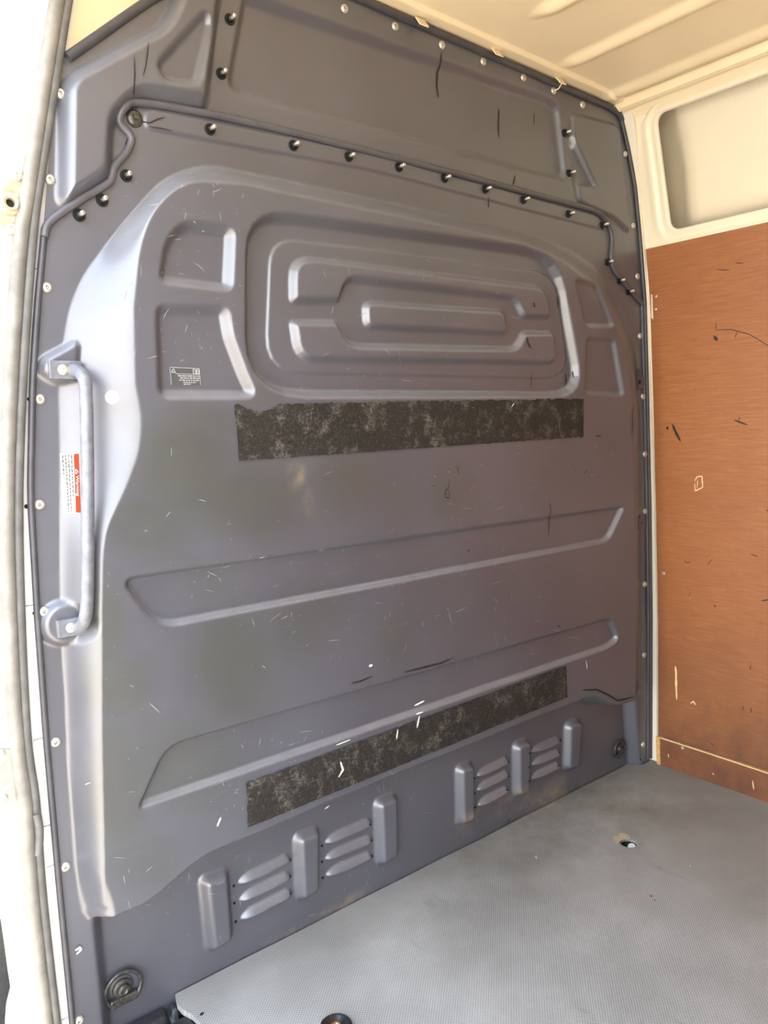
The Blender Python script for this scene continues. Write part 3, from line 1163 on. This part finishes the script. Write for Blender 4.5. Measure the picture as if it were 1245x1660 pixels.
for bk in ([(.78, .06), (.88, .08), (.88, .32), (.78, .30), (.78, .06)], [(.90, .08), (.98, .06), (.98, .32), (.90, .32), (.90, .08)], [(.81, .18), (.86, .18)], [(.93, .12), (.94, .26)]):
    mark('book_symbol', [bilin(DQ, *q) for q in bk], .0012, M_PRINT, dl, off=.0016, taper=False)
for vv_, u0, u1 in ((.47, .25, .98), (.59, .32, .98), (.72, .28, .98), (.85, .42, .86), (.96, .42, .66)):
    sv, sf_ = [], []
    t = u0
    while t < u1:
        L = random.uniform(.04, .13)
        vv, ff = ribbon_geo([bilin(DQ, t, vv_), bilin(DQ, min(t + L, u1), vv_)], .0019, .0016, S)
        n0 = len(sv)
        sv += vv
        sf_ += [tuple(i + n0 for i in f) for f in ff]
        t += L + .025
    mesh_obj('printed_line', sv, sf_, M_PRINT, dl, False)


# ------------------------------------------------------------------ lashing rings
def lashing(px, py, s, label, tilt):
    p_ = S(float(px), float(py))
    root = empty('lashing_ring', tuple(p_))
    tag(root, label, 'lashing ring')
    mt = frame_mtx(p_, (0, -1, 0)) @ Matrix.Rotation(tilt, 4, 'Z') @ Matrix.Scale(s, 4)
    # black rubber dish behind
    put(bm_obj('seat_washer', lathe_bm([(.0, .002), (.024, .003), (.026, .0015), (.026, -.004)], 28), M_TRIM, None, True), mt, root).scale = (s, s, s)
    pts = []
    for k in range(25):
        a = math.radians(-28 + (236) * k / 24)
        pts.append((.038 * math.cos(a), .036 * math.sin(a) + .002, .010))
    pts = [(-.026, -.024, .011)] + [pts[-1 - k] for k in range(25)] + [(.026, -.024, .011)]
    ring = tube('ring', [mt @ Vector(q) for q in smooth_path(pts, 3)], .0044 * s, M_IRON, root, n=10)
    put(bm_obj('hinge_bar', box_bm(-.029, .029, -.031, -.013, .002, .015, .003), M_IRON, None), mt, root).scale = (s, s, s)
    bm = lathe_bm([(.0, .015), (.005, .015), (.007, .017), (.012, .015), (.014, .009), (.020, .007), (.021, .002)], 22)
    put(bm_obj('bolt', bm, M_IRON, None, True), mt, root).scale = (s, s, s)
    return root


lashing(197, 1600, .88, 'black steel lashing ring on the recessed foot of the bulkhead, beside the black step tray', 0.0)
lashing(1002, 1213, .72, 'black steel lashing ring on the bulkhead foot in the corner by the plywood', .45)

# ------------------------------------------------------------------ floor
bx_ = np.linspace(.182, 1.742, 200)
by_ = H(bx_, np.full(200, .006)) - .003
notch = FL(np.array([284., 287., 296., 312., 325., 336.]), np.array([1612., 1626., 1636., 1645., 1658., 1690.]), 0.0)
outer = [(float(a), float(b)) for a, b in zip(bx_, by_)] + [(1.746, .012), (1.756, .012), (1.756, -3.3), (.0, -3.3), (-.02, -3.2), (-.02, -.34), (.06, -.30)] + \
        [(float(a), float(b)) for a, b, _ in notch[::-1]]
hc = FL(1019., 1367.)
hole = [(hc[0] + .021 * math.cos(a), hc[1] + .021 * math.sin(a)) for a in np.linspace(0, 2 * math.pi, 25)[:-1]]
pk = FL(545., 1668.)
bm = bmesh.new()
ed = []
for loop in (outer, hole):
    vs = [bm.verts.new((a, b, 0)) for a, b in loop]
    ed += [bm.edges.new((vs[i], vs[(i + 1) % len(vs)])) for i in range(len(vs))]
bmesh.ops.triangle_fill(bm, use_beauty=True, use_dissolve=False, edges=ed)
bmesh.ops.subdivide_edges(bm, edges=[e for e in bm.edges if e.calc_length() > .25], cuts=3, use_grid_fill=True)
bmesh.ops.triangulate(bm, faces=bm.faces)
for _ in range(3):
    lg = [e for e in bm.edges if e.calc_length() > .12]
    bmesh.ops.subdivide_edges(bm, edges=lg, cuts=1)
    bmesh.ops.triangulate(bm, faces=bm.faces)
geo = bmesh.ops.extrude_face_region(bm, geom=bm.faces[:])
for e in geo['geom']:
    if isinstance(e, bmesh.types.BMVert):
        e.co.z -= .012
fl = bm_obj('floor', bm, M_FLOOR)
struct(fl)
at = fl.data.attributes.new('dirt', 'FLOAT', 'POINT')
for i, v_ in enumerate(fl.data.vertices):
    d_ = math.hypot((v_.co.x - 1.35) / .75, (v_.co.y + .0) / .33)
    at.data[i].value = max(0, min(1, 1.35 - d_))
# worn socket in the floor
cup = bm_obj('socket_cup', lathe_bm([(.0215, -.0005), (.0205, -.012), (.0205, -.030), (.0, -.030)], 24), M_BLACK, fl, True)
cup.location = (hc[0], hc[1], 0)
pl_ = bm_obj('socket_packing', lathe_bm([(.0, -.006), (.008, -.005), (.0105, -.009), (.011, -.026)], 12), M_PLUG, fl, True)
pl_.location = (hc[0] + .007, hc[1] - .005, 0)
rim = [(hc[0] + .031 * math.cos(a), hc[1] + .031 * math.sin(a)) for a in np.linspace(0, 2 * math.pi, 25)[:-1]]
vv = [(a, b, .0006) for a, b in rim] + [(a, b, .0004) for a, b in [(hc[0] + .0208 * math.cos(t), hc[1] + .0208 * math.sin(t)) for t in np.linspace(0, 2 * math.pi, 25)[:-1]]]
mesh_obj('socket_rim', vv, [(i, (i + 1) % 24, 24 + (i + 1) % 24, 24 + i) for i in range(24)], simple('worn_rim', (0.27, 0.265, 0.25), .6, 0, .3, 90), fl)
tp = FL(np.array([993., 1003., 1010., 1022., 1020., 1006., 1000., 997.]), np.array([1359., 1352., 1350., 1355., 1360., 1362., 1368., 1366.]), .0009)
mesh_obj('torn_patch', tp, [tuple(range(8))], simple('torn_ply', (0.42, 0.36, 0.22), .7, 0, .4, 150), fl, False)
for pts, w, mt_ in (([(970, 1366), (988, 1374), (1003, 1382)], .0016, M_SCRATCH), ([(1054, 1451), (1057, 1454)], .006, M_LABELR), ([(324, 1646), (330, 1641)], .006, M_CRACK),
                    ([(1118, 1403), (1119, 1405)], .003, M_LABELW), ([(660, 1370), (668, 1364)], .002, M_SCRATCH), ([(868, 1387), (870, 1392)], .003, M_LABELW), ([(1060, 1458), (1063, 1460)], .003, M_CRACK)):
    mark('floor_mark', pts, w, mt_, fl, FL_, .0008)

# black dished tie-down washer with a bronze bolt
tie = empty('floor_tie_down', (pk[0], pk[1], 0))
tag(tie, 'round black dished tie-down plate with a bronze bolt, let into the grey floor', 'tie-down')
o = bm_obj('dish', lathe_bm([(.0, .0022), (.010, .0022), (.015, .0032), (.021, .0085), (.025, .0100), (.0285, .008), (.0300, .003), (.0300, .0)], 36), simple('gloss_black', (0.012, 0.013, 0.015), .22), tie, True)
put(o, Matrix.Translation((pk[0], pk[1], 0)), tie)
o = bm_obj('bolt', lathe_bm([(.0, .007), (.004, .007), (.0055, .0085), (.0095, .0080), (.0105, .0024)], 6), M_BRONZE, tie)
put(o, Matrix.Translation((pk[0], pk[1], 0)), tie)
o = bm_obj('rim', lathe_bm([(.0302, .0004), (.0312, .0022), (.0325, .0004)], 36), M_WOODEND, tie, True)
put(o, Matrix.Translation((pk[0], pk[1], 0)), tie)

# black step tray beside the floor, below the bulkhead foot
ax_ = np.linspace(-.02, .186, 90)
ay_ = np.linspace(-.30, .024, 120)
GX, GY = np.meshgrid(ax_, ay_)


def fl_poly(pts, z):
    q_ = rounded(pts)
    p_ = FL(q_[:, 0], q_[:, 1], z)
    return p_[:, [0, 1]]


GZ = np.full(GX.shape, -.032)
for pts in ([(150, 1690, 8), (196, 1647, 8), (256, 1616, 10), (266, 1624, 6), (274, 1648, 8), (240, 1668, 8)], [(266, 1614, 6), (281, 1616, 6), (293, 1636, 6), (277, 1642, 6)],
            [(262, 1668, 8), (300, 1644, 10), (318, 1656, 10), (332, 1700, 10), (270, 1720, 8)]):
    q_ = fl_poly(pts, -.012)
    GZ += .022 * ss((-sdf(q_, GX, GY) + .006) / .012)
Vt = np.stack([GX, GY, GZ], -1).reshape(-1, 3)
inside = sdf(np.array([(a, b) for a, b, _ in notch] + [(.19, -.4), (.4, -.4), (.4, .1), (.185, .1)]), GX, GY).ravel() < .0
hy = H(GX.ravel(), np.full(GX.size, -.01))
Qt = grid_quads(90, 120)
ok = ~(inside[Qt].any(1)) & (GY.ravel()[Qt].max(1) < hy[Qt].min(1) - .002)
st = np_mesh('step_tray', Vt, Qt[ok], M_STEP)
tag(st, 'black moulded rubber step tray at the foot of the bulkhead by the door', 'step tray')

# ------------------------------------------------------------------ right wall with blanked window
WO = [(1056, 190, 0), (1086, 376, 0)]
tl = WL(1062., 186.)
bl = WL(1087., 374.)
wz0, wz1 = bl[2], tl[2]
wy0 = .5 * (tl[1] + bl[1])
wy1 = -1.15
R_ = .028
K = 12


def rrect(y0, y1, z0, z1, r, K=10):
    out = []
    for cy_, cz_, a0 in ((y0 - r, z1 - r, 0), (y1 + r, z1 - r, 90), (y1 + r, z0 + r, 180), (y0 - r, z0 + r, 270)):
        for k in range(K + 1):
            a = math.radians(a0 + 90 * k / K)
            out.append((cy_ + r * math.cos(a), cz_ + r * math.sin(a)))
    return out


def lean(z):                 # the window leans with the body side
    return np.interp(z, [wz0, wz1], [bl[1], tl[1]]) - wy0


rings = []
prof = [(0.0, -.006), (.0, .0), (.003, .002), (.012, .0025), (.016, .0005), (.020, .0), (.026, .0), (.030, .004), (.036, .0045), (.042, .004)]
for d_, o_ in prof:
    pts = rrect(wy0 + d_, wy1 - d_, wz0 - d_, wz1 + d_ * .6, R_ + d_)
    rings.append([(float(xw(z)) - o_, y + float(lean(z)) * (1 if y > -.5 else 0), z) for y, z in pts])
last = rings[-1]
yc, zc = .5 * (wy0 + wy1), .5 * (wz0 + wz1)
Y0_, Y1_, Zb, Zt = .03, -3.3, 0.0, 1.885
target = []
for x, y, z in last:
    dy, dz = y - yc, z - zc
    ks = []
    if dy > 1e-9:
        ks.append((Y0_ - yc) / dy)
    if dy < -1e-9:
        ks.append((Y1_ - yc) / dy)
    if dz > 1e-9:
        ks.append((Zt - zc) / dz)
    if dz < -1e-9:
        ks.append((Zb - zc) / dz)
    k = min(ks)
    target.append((yc + dy * k, zc + dz * k))
# snap nearest targets to the four corners of the wall
for c in ((Y0_, Zt), (Y1_, Zt), (Y1_, Zb), (Y0_, Zb)):
    i = min(range(len(target)), key=lambda j: (target[j][0] - c[0]) ** 2 + (target[j][1] - c[1]) ** 2)
    target[i] = c
for s_ in np.linspace(0, 1, 16)[1:]:
    ring = []
    for (x, y, z), (ty, tz) in zip(last, target):
        yy, zz = y + (ty - y) * s_, z + (tz - z) * s_
        ring.append((float(xw(zz)) - .004 * (1 - min(1, s_ * 8)) + (.016 if zz < 1.50 else 0), yy, zz))
    rings.append(ring)
NR = len(rings[0])
VV = [p for r in rings for p in r]
FF = [(i * NR + k, i * NR + (k + 1) % NR, (i + 1) * NR + (k + 1) % NR, (i + 1) * NR + k) for i in range(len(rings) - 1) for k in range(NR)]
struct(mesh_obj('wall_right', VV, FF, M_BODY))
# outer skin seen through the opening, with a pressed swage line
oy = np.linspace(.14, -1.4, 60)
oz = np.linspace(wz0 - .12, 1.962, 60)
OY, OZ = np.meshgrid(oy, oz)
mline = WL(np.array([1090., 1245.]), np.array([280., 231.]), -.05)
OX = xw(OZ) + .075 + .06 * ss((OY - wy0 + .035) / .08) + .05 * ss((wz0 + .035 - OZ) / .06) + .004 * ss((OZ - mline[0, 2] + .004) / .008)
struct(np_mesh('wall_outer', np.stack([OX, OY, OZ], -1).reshape(-1, 3), grid_quads(60, 60)[:, ::-1], M_BODY))

# pillar flange between bulkhead and wall, with a lap seam
pz = np.linspace(0.005, 1.90, 70)
lap_z = [0, 1.30, 1.56, 1.70, 1.86, 1.9]
lapw = WL(np.array([1066., 1047., 1046., 1039., 1030., 1028.]), np.array([1230., 500., 400., 300., 190., 180.]))
o_ = np.argsort(lapw[:, 2])
lap_y = np.interp(pz, lapw[o_, 2], lapw[o_, 1])
_pt, _pb = WL(1047., 404., .006), WL(1067.5, 1191., .006)
lap_y = np.where(pz < _pt[2], _pb[1] + (_pt[1] - _pb[1]) * (pz - _pb[2]) / (_pt[2] - _pb[2]) + .004, lap_y)
PV, PF = [], []
for z, ly in zip(pz, lap_y):
    x = float(xw(z))
    PV += [(x + .03, .012, z), (x - .0005, .012, z), (x - .0085, .004, z), (x - .0085, ly + .001, z), (x - .0005, ly, z)]
for i in range(len(pz) - 1):
    for k in range(4):
        PF.append((i * 5 + k, i * 5 + k + 1, (i + 1) * 5 + k + 1, (i + 1) * 5 + k))
struct(mesh_obj('trim_1', PV, PF, M_PILLAR, None, False))
ph = WL(1044.5, 260.5, .001)
put(bm_obj('trim_hole', lathe_bm([(.0, .0006), (.0045, .0006), (.0045, -.002)], 14), M_BLACK), frame_mtx(ph, (-1, 0, -.25)), bpy.data.objects['wall_right'])

# ------------------------------------------------------------------ plywood lining
def wall_sheet(name, corner_px, thick, mat, nu, nv, y_end, jag=0):
    """sheet on the right wall: left edge through two pixels, running back along the van"""
    (a1, b1), (a2, b2) = corner_px
    top = WL(float(a1), float(b1), thick)
    bot = WL(float(a2), float(b2), thick)
    zz = np.linspace(bot[2], top[2], nv)
    rows = []
    for z in zz:
        t = (z - bot[2]) / (top[2] - bot[2])
        y0 = bot[1] + (top[1] - bot[1]) * t
        for y in np.linspace(y0, y_end, nu):
            rows.append((float(xw(z)) - thick, y, z))
    back = [(x + thick * .95, y, z) for x, y, z in rows]
    n = nu * nv
    Qs = grid_quads(nu, nv)
    rim_ = list(range(nu)) + [r * nu + nu - 1 for r in range(1, nv)] + [(nv - 1) * nu + c for c in range(nu - 2, -1, -1)] + [r * nu for r in range(nv - 2, 0, -1)]
    side = [(rim_[i], rim_[(i + 1) % len(rim_)], rim_[(i + 1) % len(rim_)] + n, rim_[i] + n) for i in range(len(rim_))]
    fs = [tuple(reversed(q)) for q in Qs] + side
    o_ = mesh_obj(name, rows + back, fs, mat, None, False)
    a_ = o_.data.attributes.new('dirt', 'FLOAT', 'POINT')
    for i, vv_ in enumerate(o_.data.vertices):
        a_.data[i].value = max(0, min(1, (.55 - vv_.co.z) / .5))
    o_.data.materials.append(M_WOODEND)
    for f in o_.data.polygons:
        if f.index >= len(Qs):
            f.material_index = 1
    return o_


ply = wall_sheet('plywood_sheet', ((1047, 404), (1067.5, 1191)), .006, M_PLY, 24, 24, -3.28)
tag(ply, 'large orange-brown plywood lining sheet on the body side, scratched and nicked', 'plywood panel')
kick = wall_sheet('kick_board', ((1067, 1195), (1069, 1240)), .013, M_PLY, 24, 4, -3.27)
tag(kick, 'narrow brown plywood kick board with raw yellow end along the floor', 'plywood board')
pk2 = [(1075, 929), (1068, 460), (1068, 476)]
for a, b in ((1075.5, 929.5),):
    pp = WL(a, b, .006)
    put(bm_obj('screw', lathe_bm([(.0, .001), (.003, .0016), (.005, .0008), (.005, -.001)], 14), M_ZINC, None, True), frame_mtx(pp, (-1, 0, 0)), ply)
pp = WL(1106., 1212.5, .013)
put(bm_obj('screw', lathe_bm([(.0, .001), (.003, .0016), (.005, .0008), (.005, -.001)], 14), M_ZINC, None, True), frame_mtx(pp, (-1, 0, 0)), kick)
pp = WL(1082., 694., .006)
put(bm_obj('screw_hole', lathe_bm([(.0, .0006), (.004, .0006), (.004, -.001)], 12), M_BLACK), frame_mtx(pp, (-1, 0, 0)), ply)
for pts, w, mt_ in (([(1095, 1080), (1096, 1092), (1096, 1110), (1097, 1134)], .008, M_CHIP), ([(1126, 780), (1130, 773), (1138, 772), (1139, 790), (1127, 796), (1126, 783)], .004, M_CHIP), ([(1131, 778), (1130, 792)], .003, M_CHIP),
                    ([(1119, 1141), (1124, 1137), (1128, 1143)], .005, M_CHIP), ([(1063, 480), (1065, 481)], .009, M_LABELW), ([(1063, 500), (1064, 503)], .008, M_LABELW), ([(1101, 1203), (1103, 1210)], .005, M_CHIP),
                    ([(1161, 521), (1160, 535), (1185, 534), (1215, 542), (1245, 560), (1275, 585)], .0028, M_CRACK), ([(1195, 538), (1191, 548)], .003, M_CRACK), ([(1160, 437), (1183, 438)], .003, M_CRACK), ([(1192, 426), (1206, 427)], .003, M_CRACK),
                    ([(1110, 908), (1112, 912), (1120, 911)], .003, M_CRACK), ([(1147, 915), (1155, 906)], .0025, M_CRACK), ([(1216, 898), (1230, 903)], .003, M_CRACK), ([(1234, 974), (1248, 972)], .004, M_CRACK), ([(1157, 981), (1160, 984)], .005, M_CRACK),
                    ([(1199, 676), (1197, 684)], .003, M_CRACK), ([(1217, 1078), (1216, 1086)], .003, M_CRACK), ([(1205, 1144), (1204, 1152)], .003, M_CRACK), ([(1217, 1146), (1218, 1156)], .003, M_CRACK), ([(1152, 1204), (1156, 1209)], .003, M_CRACK),
                    ([(1120, 960), (1116, 968)], .002, M_CRACK), ([(1090, 688), (1096, 702), (1103, 715)], .010, M_DRIP), ([(1157, 545), (1163, 552)], .010, M_DRIP), ([(1190, 681), (1212, 689)], .005, M_DRIP), ([(1242, 826), (1250, 832)], .004, M_CRACK)):
    mark('nick', pts, w * (.7 if mt_ is M_CRACK else .85), mt_, ply, WL_, .0068)
rq = WL(np.array([1063., 1069.5, 1070.5, 1064.5]), np.array([1194., 1196., 1242., 1241.]), .0135)
bm = bmesh.new()
f = bm.faces.new([bm.verts.new(p_) for p_ in rq])
ex_ = bmesh.ops.extrude_face_region(bm, geom=[f])
for e in ex_['geom']:
    if isinstance(e, bmesh.types.BMVert):
        e.co.x += .012
bm_obj('raw_end', bm, M_WOODEND, kick)
mark('raw_edge', [(1070, 1196), (1150, 1222), (1240, 1252), (1300, 1272)], .0035, M_CHIP, kick, WL_, .0140, False)
for pts in ([(1155, 1253), (1157, 1256)], [(1220, 1265), (1222, 1280)], [(1083, 1222), (1084, 1228)]):
    mark('nick', pts, .004, M_CHIP, kick, WL_, .0140)

# ------------------------------------------------------------------ ceiling with pressed ribs
def CE(px, py, z=1.92):
    return FL(float(px), float(py), z)


cxs = np.linspace(-.02, 1.575, 330)
cys = np.concatenate([np.linspace(.02, -.9, 300), np.linspace(-.91, -3.3, 60)])
CX, CY = np.meshgrid(cxs, cys)
CZX = np.array([-.1, .2, .46, .70, 1.0, 1.4, 1.535, 1.58])
CZZ = np.array([1.91, 1.935, 1.948, 1.949, 1.942, 1.932, 1.928, 1.922])
CZ = np.interp(CX, CZX, CZZ)
# roof bow lip along the bulkhead
CZ -= .008 * ss((CY + .040) / .006)
r1a, r2a = CE(884, 34), CE(925, 112)
RIBS = [(r1a[0], r1a[1]), (r2a[0], r2a[1]), (2 * r1a[0] - r2a[0], r1a[1]), (3 * r1a[0] - 2 * r2a[0], r1a[1]), (CE(995, 158)[0], CE(995, 158)[1])]
for rx_, ry_ in RIBS:
    dyy = np.maximum(CY - (ry_ - .03), 0)
    d_ = np.hypot(CX - rx_, dyy * .45)
    CZ -= .013 * ss(1 - d_ / .034)
struct(np_mesh('ceiling', np.stack([CX, CY, CZ], -1).reshape(-1, 3), grid_quads(330, 360), M_CREAM))
# cant rail between roof and body side
ry2 = np.linspace(.012, -3.3, 40)
RP = [(1.548, 1.925), (1.556, 1.905), (1.566, 1.901), (1.567, 1.909), (1.575, 1.909), (1.592, 1.893), (1.600, 1.884), (1.604, 1.876)]
VV = [(x, y, z) for y in ry2 for x, z in RP]
n8 = len(RP)
FF = [(i * n8 + k, i * n8 + k + 1, (i + 1) * n8 + k + 1, (i + 1) * n8 + k) for i in range(len(ry2) - 1) for k in range(n8 - 1)]
struct(mesh_obj('trim_2', VV, FF, M_CREAM, None, False))
# clips on the roof bow and the rail
for i, (a, b) in enumerate(((684, 36), (806, 85), (909, 131))):
    pc = P(float(a), float(b), np.array(-.020))
    root = empty('roof_clip', tuple(pc))
    tag(root, ('small cream clip on the roof bow next to the rivet with the long brown drip', 'small cream clip on the roof bow, the one with no drip or wire beside it', 'cream clip with a bent wire tail on the roof bow near the corner')[i], 'clip', 'clips along the roof bow')
    mt = Matrix.Translation((pc[0], pc[1], pc[2])) @ Matrix.Rotation(.95, 4, 'X')
    put(bm_obj('tab', box_bm(-.013, .013, -.012, .012, -.001, .0018, .0006), M_CREAM), mt, root)
    put(bm_obj('clip_hole', lathe_bm([(.0, -.0014), (.003, -.0014), (.003, 0)], 12), M_BLACK), mt, root)
    if i == 2:
        tube('wire_tail', [mt @ Vector(q) for q in ((.004, -.004, -.002), (.004, -.006, -.016), (-.004, -.006, -.024), (-.003, -.005, -.034))], .0016, M_CREAM, root, n=6)
pc = WL(1098., 121., .012)
root = empty('rail_clip', tuple(pc))
tag(root, 'small cream clip hooked on the cant rail above the blanked window', 'clip')
bm = box_bm(-.004, .004, -.009, .009, -.009, .006, .0015)
put(bm_obj('clip_body', bm, M_CREAM), Matrix.Translation(tuple(pc)), root)
put(bm_obj('hook', lathe_bm([(.0, .0), (.004, .0), (.004, .012), (.0, .012)], 10), M_CREAM, None, True), frame_mtx(pc + np.array([-.002, .006, -.002]), (-.6, .6, .2)), root)

# ------------------------------------------------------------------ door aperture on the near side
def curve_px(tab, ys):
    t = np.array(tab, float)
    return np.interp(ys, t[:, 0], t[:, 1])


ys = np.linspace(-260, 1900, 80)


def sp(tab):
    t = np.array(tab, float)
    yy = np.linspace(t[0, 0], t[-1, 0], 400)
    pth = smooth_path([(a, b, 0) for a, b in tab], 12)
    return np.stack([ys, np.interp(ys, pth[:, 0], pth[:, 1])], 1)


T1 = sp([(-260, 150), (-100, 112), (0, 93), (105, 76), (290, 48), (400, 32), (600, 18), (800, 11), (1000, 15), (1200, 27), (1300, 40), (1450, 51), (1660, 75), (1900, 106)])
T2 = sp([(-260, 165), (-100, 127), (0, 109), (105, 92), (290, 63), (400, 50), (600, 36), (800, 28.5), (1000, 32), (1200, 42.5), (1300, 56), (1450, 67), (1660, 90.5), (1900, 122)])
Y_ST, Y_SEAL = .008, -.006
p1 = P(T1[:, 1], T1[:, 0], np.full(80, Y_SEAL))
p2 = P(T2[:, 1], T2[:, 0], np.full(80, Y_SEAL + .002))
seal = empty('door_seal', tuple(p2[-1]))
tag(seal, 'long grey rubber door seal of two tubes, nicked low down', 'door seal')
tube('outer_bulb', p1, .0118, M_RUBBER_TAN, seal, n=14)
tube('inner_bulb', p2, .0088, M_RUBBER, seal, n=12)
nk = P(np.array([58., 61., 63., 63., 61.]), np.array([1318., 1330., 1345., 1362., 1385.]), np.full(5, -.010))
tube('torn_flap', smooth_path(nk, 4), .0075, M_RUBBER, seal, n=10)

# white door post: one body with the strip beside the bulkhead and the face outside the seal
VV, FF = [], []
LEFT = [(-260, -140), (1478, -140), (1482, 0), (1530, 7), (1590, 15), (1605, 18), (1630, 9), (1660, 8), (1900, 10)]
lx = curve_px(LEFT, ys)
for i, yv in enumerate(ys):
    a = P(T2[i, 1] + (14 if yv < 110 else 50), yv, np.array(Y_ST))
    b = P(T2[i, 1], yv, np.array(Y_ST))
    c = P(T1[i, 1], yv, np.array(Y_ST))
    d = P(T1[i, 1] - 14, yv, np.array(.002))
    e = P(min(lx[i], T1[i, 1] - 20), yv, np.array(.004))
    VV += [a, b, c, d, e]
for i in range(len(ys) - 1):
    for k in range(4):
        FF.append((i * 5 + k, i * 5 + k + 1, (i + 1) * 5 + k + 1, (i + 1) * 5 + k))
struct(mesh_obj('trim_3', VV, FF, M_WHITE))
post = bpy.data.objects['trim_3']
hd = [P(x_, y_, np.array(.045)) for x_, y_ in ((60., 150.), (420., 150.), (420., -260.), (60., -260.))]
struct(mesh_obj('trim_4', hd, [(0, 1, 2, 3)], M_CREAM, None, False))
# small holes and lap lines on the strip
for a, b, r in ((47, 647, .0032), (43, 821, .0036), (55, 994, .0026)):
    pp = P(float(a), float(b), np.array(Y_ST - .0006))
    put(bm_obj('post_hole', lathe_bm([(.0, .0004), (r, .0004), (r, -.001)], 12), M_BLACK), frame_mtx(pp, (0, -1, 0)), post)
for (a, b), (c, d) in (((54, 1201), (70, 1196)), ((70, 1341), (84, 1337)), ((76, 1407), (88, 1402)), ((38, 984), (54, 981)), ((53, 437), (63, 436)), ((99, 1655), (113, 1648))):
    q = P(np.array([a, c], float), np.array([b, d], float), np.full(2, Y_ST - .0006))
    mesh_obj('lap_line', [q[0], q[1], q[1] + np.array([0, 0, .0012]), q[0] + np.array([0, 0, .0012])], [(0, 1, 2, 3)], M_RUBBER, post, False)

# roller bracket and striker plate on the door post
c0 = P(14., 330., np.array(.001))
brk = empty('door_bracket', tuple(c0))
tag(brk, 'cream steel bracket with a round threaded boss on the door post', 'bracket')
q = P(np.array([24., 36., 36., 30., 26., 10., -2., -6., -4., 6.]), np.array([280., 278., 300., 340., 378., 382., 362., 340., 318., 305.]), np.full(10, -.001))
bm = bmesh.new()
f = bm.faces.new([bm.verts.new(p_) for p_ in q])
ex_ = bmesh.ops.extrude_face_region(bm, geom=[f])
for e in ex_['geom']:
    if isinstance(e, bmesh.types.BMVert):
        e.co.y -= .005
bm_obj('plate', bm, M_BRACKET, brk)
put(bm_obj('boss', lathe_bm([(.006, .002), (.007, .010), (.0105, .011), (.011, .006), (.016, .005), (.018, .0)], 24), M_BRACKET, None, True), frame_mtx(P(15., 331., np.array(-.006)), (0, -1, 0)), brk)
put(bm_obj('thread_hole', lathe_bm([(.0, .003), (.0062, .003), (.0062, .0)], 16), M_BLACK), frame_mtx(P(15., 331., np.array(-.006)), (0, -1, 0)), brk)
for a, b in ((28, 285), (19, 371)):
    put(bm_obj('screw', lathe_bm([(.0, .003), (.003, .003), (.0036, .005), (.007, .0045), (.0085, .0)], 18), M_RIVET, None, True), frame_mtx(P(float(a), float(b), np.array(-.006)), (0, -1, 0)), brk)
c0 = P(6., 1256., np.array(.001))
stp = empty('striker_plate', tuple(c0))
tag(stp, 'grey-brown metal striker plate with two screws on the door post', 'striker plate')
q = rounded([(-12, 1212, 4), (17, 1213, 4), (24, 1292, 5), (20, 1299, 4), (-8, 1300, 4)])
w_ = P(q[:, 0], q[:, 1], np.full(len(q), .001))
bm = bmesh.new()
f = bm.faces.new([bm.verts.new(p_) for p_ in w_])
ex_ = bmesh.ops.extrude_face_region(bm, geom=[f])
for e in ex_['geom']:
    if isinstance(e, bmesh.types.BMVert):
        e.co.y -= .006
bm_obj('plate', bm, M_PLATE, stp)
for a, b in ((3, 1221), (7, 1293)):
    put(bm_obj('screw', lathe_bm([(.0, .0015), (.002, .0015), (.0024, .003), (.0045, .0026), (.0055, .0)], 16), M_ZINC, None, True), frame_mtx(P(float(a), float(b), np.array(-.0052)), (0, -1, 0)), stp)

# sill well glimpsed past the post
w0 = P(-60., 1500., np.array(.12))
bm = box_bm(w0[0] - .05, w0[0] + .16, .11, .14, -.5, .26)
struct(bm_obj('wall_sill_well', bm, M_STEP))

# ------------------------------------------------------------------ rest of the load space and the ground outside
def slab(name, x0, x1, y0, y1, z0, z1, mat):
    return struct(bm_obj(name, box_bm(x0, x1, y0, y1, z0, z1), mat))


slab('wall_rear', -.03, 1.78, -3.36, -3.31, -.02, 1.95, M_GREY)
slab('wall_left', -.06, -.025, -3.31, -1.42, -.02, 1.93, M_GREY)
slab('wall_left_header', -.06, -.03, -1.42, -.02, 1.86, 1.96, M_WHITE)
slab('wall_roof_skin', -.06, 1.95, -3.36, .18, 1.965, 1.985, M_WHITE)
slab('wall_right_skin', 1.93, 1.95, -3.36, .18, -.02, 1.985, M_WHITE)
slab('wall_cab', -.10, 1.95, .16, .18, -.50, 1.985, M_WHITE)
slab('floor_underside', -.02, 1.80, -3.36, .10, -.16, -.05, M_STEP)
g = mesh_obj('ground', [(-14, -14, -.62), (14, -14, -.62), (14, 14, -.62), (-14, 14, -.62)], [(0, 1, 2, 3)], M_GROUND, None, False)
struct(g)
